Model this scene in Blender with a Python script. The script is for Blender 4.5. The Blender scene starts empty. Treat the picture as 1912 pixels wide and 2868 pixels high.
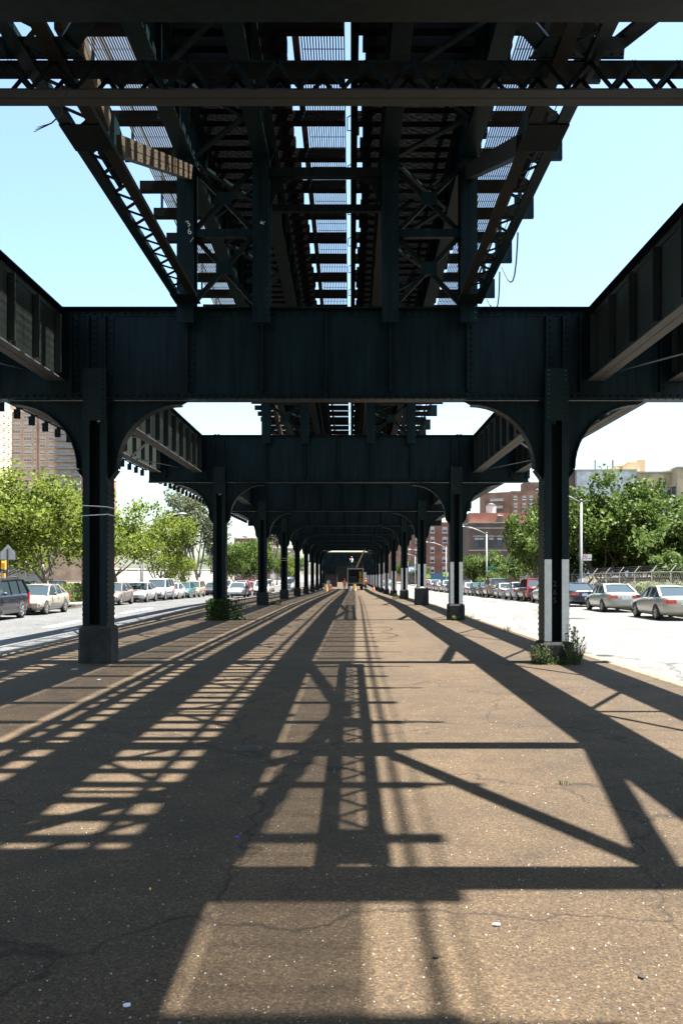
import bpy, math, random
from mathutils import Vector, Matrix
R = math.radians
PI = math.pi
sc = bpy.context.scene
col = sc.collection
rnd = random.Random(11)

# ------------------------------------------------------------------ helpers
F = 2000.0; VX = 805.0; VY = 1311.0; HC = 1.87
def at(x, y, Y):
    """world point seen at picture position (x, y) of the measured photo, Y metres ahead"""
    return Vector(((x - VX) / F * Y, Y, HC + (VY - y) / F * Y))
GZ = [(-80, 0), (18.8, 0), (35, -.075), (51, -.14), (67, -.32), (83.5, -.55), (100, -.8), (121, -1.04), (141, -1.2), (235, -1.7), (500, -2.6), (1500, -4)]
def gz(Y):
    for (a, za), (b, zb) in zip(GZ, GZ[1:]):
        if Y <= b:
            t = max(0, (Y - a) / (b - a))
            return za + (zb - za) * t
    return GZ[-1][1]

class MB:
    def __init__(s):
        s.v = []; s.f = []; s.m = []
    def add(s, vs, fs, mi=0):
        o = len(s.v); s.v.extend([tuple(p) for p in vs])
        for f in fs:
            s.f.append(tuple(i + o for i in f)); s.m.append(mi)
        return s
    def box(s, x0, x1, y0, y1, z0, z1, mi=0):
        return s.add([(x0,y0,z0),(x1,y0,z0),(x1,y1,z0),(x0,y1,z0),(x0,y0,z1),(x1,y0,z1),(x1,y1,z1),(x0,y1,z1)],
                     [(0,3,2,1),(4,5,6,7),(0,1,5,4),(1,2,6,5),(2,3,7,6),(3,0,4,7)], mi)
    def bar(s, a, b, w, h, up=(0,0,1), mi=0):
        a = Vector(a); b = Vector(b); d = (b - a).normalized(); up = Vector(up)
        sx = d.cross(up)
        if sx.length < 1e-4: sx = d.cross(Vector((1,0,0)))
        sx.normalize(); u = sx.cross(d).normalized()
        vs = []
        for p in (a, b):
            for i, j in ((-1,-1),(1,-1),(1,1),(-1,1)):
                vs.append(p + sx * (w / 2 * i) + u * (h / 2 * j))
        return s.add(vs, [(3,2,1,0),(4,5,6,7),(0,1,5,4),(1,2,6,5),(2,3,7,6),(3,0,4,7)], mi)
    def prism(s, pts, axis, a, b, mi=0):
        """polygon pts (u,v) extruded along axis 'x','y' or 'z' from a to b"""
        n = len(pts)
        def mk(u, v, w):
            return (w,u,v) if axis == 'x' else ((u,w,v) if axis == 'y' else (u,v,w))
        vs = [mk(u,v,a) for u,v in pts] + [mk(u,v,b) for u,v in pts]
        fs = [tuple(range(n))[::-1], tuple(range(n, 2*n))]
        for i in range(n):
            j = (i+1) % n; fs.append((i, j, n+j, n+i))
        return s.add(vs, fs, mi)
    def tube(s, pts, rad, n=6, mi=0, cap=True):
        pts = [Vector(p) for p in pts]
        if not hasattr(rad, '__len__'): rad = [rad] * len(pts)
        vs = []; k = len(pts)
        for i, p in enumerate(pts):
            d = (pts[min(i+1,k-1)] - pts[max(i-1,0)])
            if d.length < 1e-6: d = Vector((0,0,1))
            d.normalize()
            a = d.cross(Vector((0,0,1)))
            if a.length < .05: a = d.cross(Vector((1,0,0)))
            a.normalize(); b = a.cross(d)
            for q in range(n):
                t = 2*PI*q/n
                vs.append(p + a*(math.cos(t)*rad[i]) + b*(math.sin(t)*rad[i]))
        fs = []
        for i in range(k-1):
            for q in range(n):
                r = (q+1) % n
                fs.append((i*n+q, i*n+r, (i+1)*n+r, (i+1)*n+q))
        if cap:
            fs.append(tuple(range(n))[::-1]); fs.append(tuple(range((k-1)*n, k*n)))
        return s.add(vs, fs, mi)
    def rivet(s, x, y, z, r=.02, d=(0,-1,0), h=.014, mi=0):
        d = Vector(d); a = d.orthogonal().normalized(); b = d.cross(a)
        c = Vector((x,y,z)); vs = []
        for q in range(6):
            t = PI*q/3; vs.append(c + a*(r*math.cos(t)) + b*(r*math.sin(t)))
        for q in range(6):
            t = PI*q/3; vs.append(c + d*h + a*(r*.55*math.cos(t)) + b*(r*.55*math.sin(t)))
        fs = [(6,7,8,9,10,11)] + [(q,(q+1)%6,6+(q+1)%6,6+q) for q in range(6)]
        return s.add(vs, fs, mi)
    def sphere(s, c, rx, ry, rz, n=10, m=6, mi=0):
        vs = []; fs = []
        for i in range(m+1):
            p = PI*i/m
            for j in range(n):
                t = 2*PI*j/n
                vs.append((c[0]+rx*math.sin(p)*math.cos(t), c[1]+ry*math.sin(p)*math.sin(t), c[2]+rz*math.cos(p)))
        for i in range(m):
            for j in range(n):
                k = (j+1) % n
                fs.append((i*n+j, (i+1)*n+j, (i+1)*n+k, i*n+k))
        return s.add(vs, fs, mi)
    def build(s, name, mats, parent=None, smooth=False, loc=None):
        me = bpy.data.meshes.new(name)
        me.from_pydata(s.v, [], s.f)
        if not isinstance(mats, (list, tuple)): mats = [mats]
        for m in mats: me.materials.append(m)
        if len(mats) > 1: me.polygons.foreach_set('material_index', s.m)
        if smooth: me.polygons.foreach_set('use_smooth', [True]*len(s.f))
        me.update()
        o = bpy.data.objects.new(name, me); col.objects.link(o)
        if parent is not None: o.parent = parent
        if loc is not None: o.location = loc
        return o

def tag(o, label=None, cat=None, group=None, kind=None):
    if label: o['label'] = label
    if cat: o['category'] = cat
    if group: o['group'] = group
    if kind: o['kind'] = kind
    return o
def thing(name, label, cat, loc=(0,0,0), rz=0, group=None):
    o = bpy.data.objects.new(name, None); col.objects.link(o)
    o.empty_display_size = .3
    o.location = loc; o.rotation_euler = (0,0,rz)
    return tag(o, label, cat, group)
KIDS = {}
def kids(o):
    return list(o.children)
def dup(root, loc=None, rz=None, label=None, group=None, mats=None):
    def cp(o, par):
        c = o.copy(); col.objects.link(c)
        if par is not None:
            c.parent = par
        for ch in kids(o): cp(ch, c)
        return c
    r = cp(root, None)
    if loc is not None: r.location = loc
    if rz is not None: r.rotation_euler = (0,0,rz)
    if label: r['label'] = label
    if group: r['group'] = group
    return r

def glyph(name, ch, size, m, parent):
    cu = bpy.data.curves.new(name, 'FONT'); cu.body = ch; cu.size = size; cu.align_x = 'CENTER'; cu.extrude = .001
    t = bpy.data.objects.new(name, cu); col.objects.link(t)
    dg = bpy.context.evaluated_depsgraph_get(); dg.update()
    me = bpy.data.meshes.new_from_object(t.evaluated_get(dg)); bpy.data.objects.remove(t)
    me.materials.clear(); me.materials.append(m)
    o = bpy.data.objects.new(name, me); col.objects.link(o); o.parent = parent
    return o

# ------------------------------------------------------------------ materials
def mat(name, base, rough=.6, metal=0, noise=None, spec=.5, bump=None, base2=None, coords='Object', coat=0):
    """principled surface; noise=(scale, detail) mixes base to base2"""
    m = bpy.data.materials.new(name); m.use_nodes = True
    nt = m.node_tree; b = nt.nodes['Principled BSDF']
    b.inputs['Base Color'].default_value = (*base, 1); b.inputs['Roughness'].default_value = rough
    b.inputs['Metallic'].default_value = metal; b.inputs['Specular IOR Level'].default_value = spec
    if coat: b.inputs['Coat Weight'].default_value = coat
    if noise or bump:
        tc = nt.nodes.new('ShaderNodeTexCoord')
    if noise:
        n = nt.nodes.new('ShaderNodeTexNoise'); n.inputs['Scale'].default_value = noise[0]; n.inputs['Detail'].default_value = noise[1]
        n.inputs['Roughness'].default_value = .65
        nt.links.new(tc.outputs[coords], n.inputs['Vector'])
        r = nt.nodes.new('ShaderNodeValToRGB')
        r.color_ramp.elements[0].position = .36; r.color_ramp.elements[1].position = .68
        r.color_ramp.elements[0].color = (*base, 1); r.color_ramp.elements[1].color = (*(base2 or base), 1)
        nt.links.new(n.outputs['Fac'], r.inputs['Fac']); nt.links.new(r.outputs['Color'], b.inputs['Base Color'])
    if bump:
        n2 = nt.nodes.new('ShaderNodeTexNoise'); n2.inputs['Scale'].default_value = bump[0]; n2.inputs['Detail'].default_value = 4
        nt.links.new(tc.outputs[coords], n2.inputs['Vector'])
        bp = nt.nodes.new('ShaderNodeBump'); bp.inputs['Strength'].default_value = bump[1]; bp.inputs['Distance'].default_value = .02
        nt.links.new(n2.outputs['Fac'], bp.inputs['Height']); nt.links.new(bp.outputs['Normal'], b.inputs['Normal'])
    return m

def pavement(name, c_mid, c_dark, c_peb, peb_scale, big=.35, crack=True, crack_scale=.33, bump=.6, rough=.92):
    m = bpy.data.materials.new(name); m.use_nodes = True
    nt = m.node_tree; N = nt.nodes; L = nt.links; b = N['Principled BSDF']
    b.inputs['Roughness'].default_value = rough; b.inputs['Specular IOR Level'].default_value = .25
    if 'Diffuse Roughness' in b.inputs: b.inputs['Diffuse Roughness'].default_value = 1.0
    tc = N.new('ShaderNodeTexCoord')
    n1 = N.new('ShaderNodeTexNoise'); n1.inputs['Scale'].default_value = big; n1.inputs['Detail'].default_value = 8; n1.inputs['Roughness'].default_value = .62
    L.new(tc.outputs['Object'], n1.inputs['Vector'])
    r1 = N.new('ShaderNodeValToRGB'); r1.color_ramp.elements[0].position = .34; r1.color_ramp.elements[1].position = .66
    r1.color_ramp.elements[0].color = (*c_dark, 1); r1.color_ramp.elements[1].color = (*c_mid, 1)
    L.new(n1.outputs['Fac'], r1.inputs['Fac'])
    vo = N.new('ShaderNodeTexVoronoi'); vo.inputs['Scale'].default_value = peb_scale
    L.new(tc.outputs['Object'], vo.inputs['Vector'])
    sep = N.new('ShaderNodeSeparateColor'); L.new(vo.outputs['Color'], sep.inputs['Color'])
    r2 = N.new('ShaderNodeValToRGB'); r2.color_ramp.interpolation = 'LINEAR'
    e = r2.color_ramp.elements; e[0].position = 0; e[0].color = (.5,.49,.48,1); e[1].position = .45; e[1].color = (.95,.95,.95,1)
    x = e.new(.8); x.color = (1.2,1.18,1.15,1); x = e.new(.93); x.color = (1.5,1.46,1.38,1); x = e.new(.9955); x.color = (*c_peb, 1)
    L.new(sep.outputs['Red'], r2.inputs['Fac'])
    mul = N.new('ShaderNodeMix'); mul.data_type = 'RGBA'; mul.blend_type = 'MULTIPLY'; mul.inputs['Factor'].default_value = 1
    L.new(r1.outputs['Color'], mul.inputs['A']); L.new(r2.outputs['Color'], mul.inputs['B'])
    out = mul.outputs['Result']
    # dust / wear patches
    n3 = N.new('ShaderNodeTexNoise'); n3.inputs['Scale'].default_value = 2.3; n3.inputs['Detail'].default_value = 5
    L.new(tc.outputs['Object'], n3.inputs['Vector'])
    r3 = N.new('ShaderNodeValToRGB'); r3.color_ramp.elements[0].position = .3; r3.color_ramp.elements[1].position = .7
    r3.color_ramp.elements[0].color = (.82,.81,.8,1); r3.color_ramp.elements[1].color = (1.16,1.15,1.13,1)
    L.new(n3.outputs['Fac'], r3.inputs['Fac'])
    mu2 = N.new('ShaderNodeMix'); mu2.data_type = 'RGBA'; mu2.blend_type = 'MULTIPLY'; mu2.inputs['Factor'].default_value = 1
    L.new(out, mu2.inputs['A']); L.new(r3.outputs['Color'], mu2.inputs['B']); out = mu2.outputs['Result']
    n5 = N.new('ShaderNodeTexNoise'); n5.inputs['Scale'].default_value = .8; n5.inputs['Detail'].default_value = 9; n5.inputs['Roughness'].default_value = .7
    L.new(tc.outputs['Object'], n5.inputs['Vector'])
    r5 = N.new('ShaderNodeValToRGB'); r5.color_ramp.elements[0].position = .30; r5.color_ramp.elements[1].position = .40
    r5.color_ramp.elements[0].color = (.62,.62,.63,1); r5.color_ramp.elements[1].color = (1,1,1,1)
    L.new(n5.outputs['Fac'], r5.inputs['Fac'])
    mu5 = N.new('ShaderNodeMix'); mu5.data_type = 'RGBA'; mu5.blend_type = 'MULTIPLY'; mu5.inputs['Factor'].default_value = .8
    L.new(out, mu5.inputs['A']); L.new(r5.outputs['Color'], mu5.inputs['B']); out = mu5.outputs['Result']
    if crack:
        n4 = N.new('ShaderNodeTexNoise'); n4.inputs['Scale'].default_value = 1.3; n4.inputs['Detail'].default_value = 6
        L.new(tc.outputs['Object'], n4.inputs['Vector'])
        vm = N.new('ShaderNodeVectorMath'); vm.operation = 'MULTIPLY_ADD'; vm.inputs[1].default_value = (1.1,1.1,0)
        L.new(n4.outputs['Color'], vm.inputs[0]); L.new(tc.outputs['Object'], vm.inputs[2])
        ve = N.new('ShaderNodeTexVoronoi'); ve.feature = 'DISTANCE_TO_EDGE'; ve.inputs['Scale'].default_value = crack_scale
        L.new(vm.outputs['Vector'], ve.inputs['Vector'])
        rc = N.new('ShaderNodeValToRGB'); rc.color_ramp.elements[0].position = .0015; rc.color_ramp.elements[1].position = .006
        rc.color_ramp.elements[0].color = (.3,.29,.28,1); rc.color_ramp.elements[1].color = (1,1,1,1)
        L.new(ve.outputs['Distance'], rc.inputs['Fac'])
        mu3 = N.new('ShaderNodeMix'); mu3.data_type = 'RGBA'; mu3.blend_type = 'MULTIPLY'; mu3.inputs['Factor'].default_value = .85
        L.new(out, mu3.inputs['A']); L.new(rc.outputs['Color'], mu3.inputs['B']); out = mu3.outputs['Result']
    L.new(out, b.inputs['Base Color'])
    bp = N.new('ShaderNodeBump'); bp.inputs['Strength'].default_value = bump; bp.inputs['Distance'].default_value = .006
    L.new(sep.outputs['Green'], bp.inputs['Height']); L.new(bp.outputs['Normal'], b.inputs['Normal'])
    return m

def weather(m, lo=.55, hi=2.1, stain=(.012,.0075,.0045), amount=.5):
    """rain streaks running down the paint and a little rust along them"""
    nt = m.node_tree; N = nt.nodes; L = nt.links; b = N['Principled BSDF']
    src = b.inputs['Base Color'].links[0].from_socket
    tc = N.new('ShaderNodeTexCoord'); mp = N.new('ShaderNodeMapping'); mp.inputs['Scale'].default_value = (5.5, 5.5, .35)
    L.new(tc.outputs['Object'], mp.inputs['Vector'])
    n = N.new('ShaderNodeTexNoise'); n.inputs['Scale'].default_value = 1.6; n.inputs['Detail'].default_value = 7; n.inputs['Roughness'].default_value = .7; L.new(mp.outputs['Vector'], n.inputs['Vector'])
    r = N.new('ShaderNodeValToRGB'); r.color_ramp.elements[0].position = .32; r.color_ramp.elements[1].position = .70
    r.color_ramp.elements[0].color = (lo,lo,lo,1); r.color_ramp.elements[1].color = (hi,hi,hi,1); L.new(n.outputs['Fac'], r.inputs['Fac'])
    mu = N.new('ShaderNodeMix'); mu.data_type = 'RGBA'; mu.blend_type = 'MULTIPLY'; mu.inputs['Factor'].default_value = 1
    L.new(src, mu.inputs['A']); L.new(r.outputs['Color'], mu.inputs['B'])
    n2 = N.new('ShaderNodeTexNoise'); n2.inputs['Scale'].default_value = 2.2; n2.inputs['Detail'].default_value = 9; n2.inputs['Roughness'].default_value = .75; L.new(tc.outputs['Object'], n2.inputs['Vector'])
    r2 = N.new('ShaderNodeValToRGB'); r2.color_ramp.elements[0].position = .60; r2.color_ramp.elements[1].position = .72
    r2.color_ramp.elements[0].color = (0,0,0,1); r2.color_ramp.elements[1].color = (amount,amount,amount,1); L.new(n2.outputs['Fac'], r2.inputs['Fac'])
    mx = N.new('ShaderNodeMix'); mx.data_type = 'RGBA'; L.new(r2.outputs['Color'], mx.inputs['Factor']); L.new(mu.outputs['Result'], mx.inputs['A']); mx.inputs['B'].default_value = (*stain, 1)
    L.new(mx.outputs['Result'], b.inputs['Base Color'])

def leafmat(name, c1, c2, trans=.35, scale=.9):
    m = bpy.data.materials.new(name); m.use_nodes = True
    nt = m.node_tree; N = nt.nodes; L = nt.links; b = N['Principled BSDF']
    b.inputs['Roughness'].default_value = .55; b.inputs['Specular IOR Level'].default_value = .12
    tc = N.new('ShaderNodeTexCoord'); n = N.new('ShaderNodeTexNoise'); n.inputs['Scale'].default_value = scale; n.inputs['Detail'].default_value = 3
    L.new(tc.outputs['Object'], n.inputs['Vector'])
    gi = N.new('ShaderNodeNewGeometry')
    mx = N.new('ShaderNodeMath'); mx.operation = 'ADD'
    ms = N.new('ShaderNodeMath'); ms.operation = 'MULTIPLY'; ms.inputs[1].default_value = .5
    L.new(gi.outputs['Random Per Island'], ms.inputs[0]); L.new(n.outputs['Fac'], mx.inputs[0]); L.new(ms.outputs[0], mx.inputs[1])
    r = N.new('ShaderNodeValToRGB'); r.color_ramp.elements[0].position = .45; r.color_ramp.elements[1].position = 1.0
    r.color_ramp.elements[0].color = (*c1, 1); r.color_ramp.elements[1].color = (*c2, 1)
    L.new(mx.outputs[0], r.inputs['Fac']); L.new(r.outputs['Color'], b.inputs['Base Color'])
    t = N.new('ShaderNodeBsdfTranslucent'); L.new(r.outputs['Color'], t.inputs['Color'])
    mix = N.new('ShaderNodeMixShader'); mix.inputs['Fac'].default_value = trans
    L.new(b.outputs[0], mix.inputs[1]); L.new(t.outputs[0], mix.inputs[2])
    L.new(mix.outputs[0], N['Material Output'].inputs['Surface'])
    return m

def glassmat(name, c=(.02,.03,.035), rough=.06):
    return mat(name, c, rough, spec=.9)

M = {}
M['steel'] = mat('green_painted_steel', (.0016,.0066,.0078), .42, noise=(1.4,8), base2=(.0030,.0105,.0125), spec=.12, bump=(9,.12))
M['steel_d'] = mat('sooty_painted_steel', (.003,.006,.0062), .6, noise=(2.1,8), base2=(.006,.009,.0088), spec=.06, bump=(9,.12))
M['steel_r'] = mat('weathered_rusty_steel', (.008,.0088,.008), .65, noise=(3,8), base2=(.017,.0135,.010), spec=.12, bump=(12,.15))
M['wood'] = mat('creosoted_timber', (.0028,.0025,.0023), .85, noise=(5,8), base2=(.006,.005,.0042), spec=.08, bump=(18,.3))
M['rail'] = mat('rusty_rail', (.016,.0105,.0075), .5, metal=.3, noise=(6,4), base2=(.01,.007,.0055))
M['grate'] = mat('galvanised_grating', (.075,.072,.066), .6, metal=.2, noise=(4,4), base2=(.048,.042,.032))
M['white_p'] = mat('chipped_white_paint', (.62,.61,.57), .7, noise=(7,8), base2=(.52,.50,.46), bump=(40,.3))
M['conc'] = mat('stained_concrete', (.0045,.0044,.004), .9, noise=(2.6,9), base2=(.036,.031,.024), bump=(20,.4))
M['conc_d'] = mat('sooty_concrete', (.006,.0058,.0056), .9, noise=(4,9), base2=(.013,.0125,.0115), bump=(20,.4))
M['conc_l'] = mat('pale_concrete', (.42,.40,.36), .9, noise=(2,8), base2=(.30,.285,.25), bump=(20,.25))
M['kerb'] = mat('worn_kerb_stone', (.115,.088,.052), .9, noise=(3,8), base2=(.06,.048,.032), bump=(25,.4))
M['walk'] = mat('sidewalk_concrete', (.16,.15,.128), .9, noise=(.6,8), base2=(.12,.11,.095), bump=(15,.2))
M['median'] = pavement('brown_aggregate_asphalt', (.0600,.0412,.0230), (.0415,.0292,.0175), (2.1,2.05,1.9), 95)
M['road'] = pavement('worn_grey_asphalt', (.140,.139,.136), (.100,.099,.097), (1.3,1.3,1.3), 40, big=.16, crack_scale=.12, bump=.2)
M['road_l'] = pavement('grey_street_asphalt', (.080,.083,.087), (.060,.0625,.0655), (1.3,1.3,1.3), 40, big=.16, crack_scale=.12, bump=.2)
M['soil'] = mat('dry_soil', (.07,.056,.038), .95, noise=(.5,8), base2=(.045,.042,.022), bump=(6,.6))
M['mark'] = mat('worn_road_paint', (.40,.40,.385), .8, noise=(5,8), base2=(.27,.27,.26))
M['leaf_y'] = leafmat('plane_leaves', (.048,.076,.011), (.138,.172,.026), .46)
M['leaf_d'] = leafmat('maple_leaves', (.018,.040,.0075), (.074,.110,.019), .36)
M['leaf_a'] = leafmat('ailanthus_leaves', (.033,.064,.013), (.095,.13,.036), .38)
M['leaf_p'] = leafmat('poplar_leaves', (.042,.055,.030), (.10,.112,.062), .35)
M['leaf_h'] = leafmat('hedge_leaves', (.028,.052,.012), (.095,.125,.026), .3, 2)
M['weed'] = leafmat('weed_leaves', (.042,.066,.024), (.15,.17,.075), .35, 4)
M['steel_s'] = mat('glossy_riveted_plate', (.003,.010,.011), .36, noise=(2,8), base2=(.005,.014,.015), spec=.17)
M['strut_lit'] = mat('sunlit_dusty_steel', (.062,.047,.031), .7, noise=(3,8), base2=(.034,.027,.019), spec=.12)  # dust tone raised to carry the sunlight on the left strut
M['bark'] = mat('grey_brown_bark', (.075,.06,.045), .9, noise=(6,8), base2=(.15,.125,.095), bump=(14,.6))
M['bark_p'] = mat('pale_mottled_bark', (.13,.11,.085), .9, noise=(5,8), base2=(.24,.21,.17), bump=(14,.5))
M['galv'] = mat('galvanised_pole', (.19,.194,.194), .5, metal=.3, noise=(3,5), base2=(.145,.148,.148))
M['black'] = mat('black_rubber', (.012,.012,.013), .75, noise=(20,3), base2=(.022,.021,.02))
M['dark'] = mat('dark_void_paint', (.008,.008,.009), .8)
M['chrome'] = mat('wheel_alloy', (.45,.46,.47), .3, metal=.7, noise=(9,2), base2=(.33,.34,.35))
M['glass'] = glassmat('tinted_window_glass')
M['wglass'] = glassmat('house_window_glass', (.05,.07,.08), .1)
M['red_l'] = mat('red_lamp_lens', (.42,.02,.018), .2, spec=.7)
M['clear_l'] = mat('clear_lamp_lens', (.55,.56,.55), .12, spec=.8)
M['amber_l'] = mat('amber_lamp_lens', (.65,.24,.03), .25, spec=.6)
M['plate'] = mat('number_plate', (.62,.62,.58), .5, noise=(30,2), base2=(.35,.38,.5))

for k_ in ('steel', 'steel_d'): weather(M[k_])
# ------------------------------------------------------------------ ground, roads, pavement (the setting)
YS = sorted(set([-60, -30, -10, 0, 10] + [a for a, _ in GZ if 0 < a < 900] + list(range(20, 240, 8)) + [300, 380, 600, 850]))
def lerp(tab, Y):
    if Y <= tab[0][0]: return tab[0][1]
    for (a, x), (b, y) in zip(tab, tab[1:]):
        if Y <= b: return x + (y - x) * (Y - a) / (b - a)
    return tab[-1][1]
LK = [(-60, -7.6), (14, -7.72), (35, -8.25), (60, -8.9), (200, -8.9)]     # kerb lines of the middle pavement
RK = [(-60, 5.9), (11, 5.62), (15, 5.42), (22, 5.22), (60, 5.12), (200, 5.1)]
lk = lambda Y: lerp(LK, Y); rk = lambda Y: lerp(RK, Y)
def strip(name, fx0, fx1, dz, m, y0=-60, y1=850, kind='structure', nx=1):
    ys = [y for y in YS if y0 < y < y1]; ys = [y0] + ys + [y1]
    b = MB(); vs = []; fs = []
    for y in ys:
        a, c = fx0(y), fx1(y)
        for i in range(nx+1): vs.append((a + (c-a)*i/nx, y, gz(y) + dz))
    n = nx + 1
    for j in range(len(ys)-1):
        for i in range(nx): fs.append((j*n+i, j*n+i+1, (j+1)*n+i+1, (j+1)*n+i))
    b.add(vs, fs)
    return tag(b.build(name, m), kind=kind)
strip('ground', lambda y: -900, lambda y: 900, -.30, M['soil'], -80, 1500)
strip('middle_pavement', lambda y: lk(y)+.205, lambda y: rk(y)-.185, 0, M['median'])
strip('left_road', lambda y: -16.45, lambda y: lk(y)-.001, -.13, M['road_l'])
strip('right_road', lambda y: rk(y)+.001, lambda y: 14.85, -.13, M['road'])
strip('left_sidewalk', lambda y: -18.4, lambda y: -16.6, .0, M['walk'])
strip('right_sidewalk', lambda y: 15.0, lambda y: 17.35, .0, M['walk'])
strip('left_lot', lambda y: -60, lambda y: -18.4, -.03, M['road'])
strip('right_bank', lambda y: 17.35, lambda y: 60, .02, M['soil'])
def kerb(name, fx, w, m, lab):
    b = MB(); ys = [y for y in YS if y < 400]
    sec = lambda y: [(fx(y)-w/2, y, gz(y)-.2), (fx(y)+w/2, y, gz(y)-.2), (fx(y)+w/2, y, gz(y)-.005), (fx(y)+w/2-.02, y, gz(y)+.012), (fx(y)-w/2+.02, y, gz(y)+.012), (fx(y)-w/2, y, gz(y)-.005)]
    vs = []; fs = []
    for y in ys: vs += sec(y)
    for j in range(len(ys)-1):
        for i in range(6): fs.append((j*6+i, j*6+(i+1)%6, (j+1)*6+(i+1)%6, (j+1)*6+i))
    b.add(vs, fs); return tag(b.build(name, m), kind='structure')
kerb('kerb_of_middle_pavement', lambda y: lk(y)+.08, .19, M['kerb'], '')
kerb('kerb_of_middle_pavement', lambda y: rk(y)-.075, .16, M['kerb'], '')
kerb('kerb_of_sidewalk', lambda y: -16.52, .16, M['kerb'], '')
kerb('kerb_of_sidewalk', lambda y: 14.92, .16, M['kerb'], '')
# worn paint on the left road, a tarry patch on the right one
b = MB()
for (x0, y0, x1, y1, w) in [(-11.0,31.5,-11.25,36.5,.34), (-10.9,37.8,-11.0,40.5,.30), (-11.3,43,-11.4,50,.28), (-9.7,29.5,-9.72,31,.13), (-10.0,41,-10.02,42.5,.13), (-10.2,50,-10.22,51.5,.13)]:
    pts = []
    n = 9
    for i in range(n+1):
        t = i/n; pts.append((x0+(x1-x0)*t - w/2*(.7+.6*rnd.random()), y0+(y1-y0)*t))
    for i in range(n, -1, -1):
        t = i/n; pts.append((x0+(x1-x0)*t + w/2*(.7+.6*rnd.random()), y0+(y1-y0)*t))
    b.add([(x, y, gz(y)-.126) for x, y in pts], [tuple(range(len(pts)))])
tag(b.build('road_markings', M['mark']), kind='structure')
rg = random.Random(5); b = MB()
for q in range(26):
    x = rg.uniform(7.2, 11.6); y = rg.uniform(60, 96); n = 7; L_ = rg.uniform(.6, 2.6); w_ = rg.uniform(.03, .10); pl = []; pr = []
    for j in range(n+1):
        xx = x + rg.gauss(0, .10); yy = y + L_*j/n*1.6; pl.append((xx-w_*rg.uniform(.4,1), yy)); pr.append((xx+w_*rg.uniform(.4,1)+.05, yy))
    pp = pl + pr[::-1]; b.add([(u, v, gz(v)-.125) for u, v in pp], [tuple(range(len(pp)))])
tag(b.build('tar_seams', mat('tar_seal', (.04,.04,.041), .8, noise=(3,5), base2=(.075,.074,.073))), kind='structure')
for (x, y, r_, lab) in ((9.8, 38, .36, 'round iron manhole cover on the right road beside the navy sedan'), (6.0, 20.6, .16, 'small iron valve lid on the right road near the kerb')):
    o = thing('manhole_cover', lab, 'cover', (x, y, gz(y)-.13)); b2 = MB(); b2.tube([(0,0,-.02),(0,0,.008)], r_, 22); b2.build('lid', M['rail'], o); b2 = MB(); b2.tube([(0,0,-.02),(0,0,.005)], r_+.05, 22); b2.build('rim', M['conc_d'], o)

# ------------------------------------------------------------------ the elevated railway
ZB, ZT = 5.36, 7.23                     # underside and top of the cross girders
XC = -.475
XL, XR = -5.16, 4.155                    # column rows
M['steel_u2'] = mat('bounce_lit_chord_steel', (.016,.018,.0165), .7, noise=(3,8), base2=(.010,.0125,.012), bump=(9,.15))  # lighter tone stands for ground bounce on the bottom chord
POST = [-3.32, -1.80, .80, 2.376]
INL, INR, OUL, OUR = -6.01, 5.0, -7.65, 6.65
BENT = [5.34] + [17.86 + 16.64*k for k in range(0, 17)]
NB = len(BENT)
DROP = lambda i: 1.85 if i >= 10 else 0.0        # the far end of the structure stands lower
ORD = ['nearest', 'second', 'third', 'fourth', 'fifth', 'sixth', 'seventh']

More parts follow.
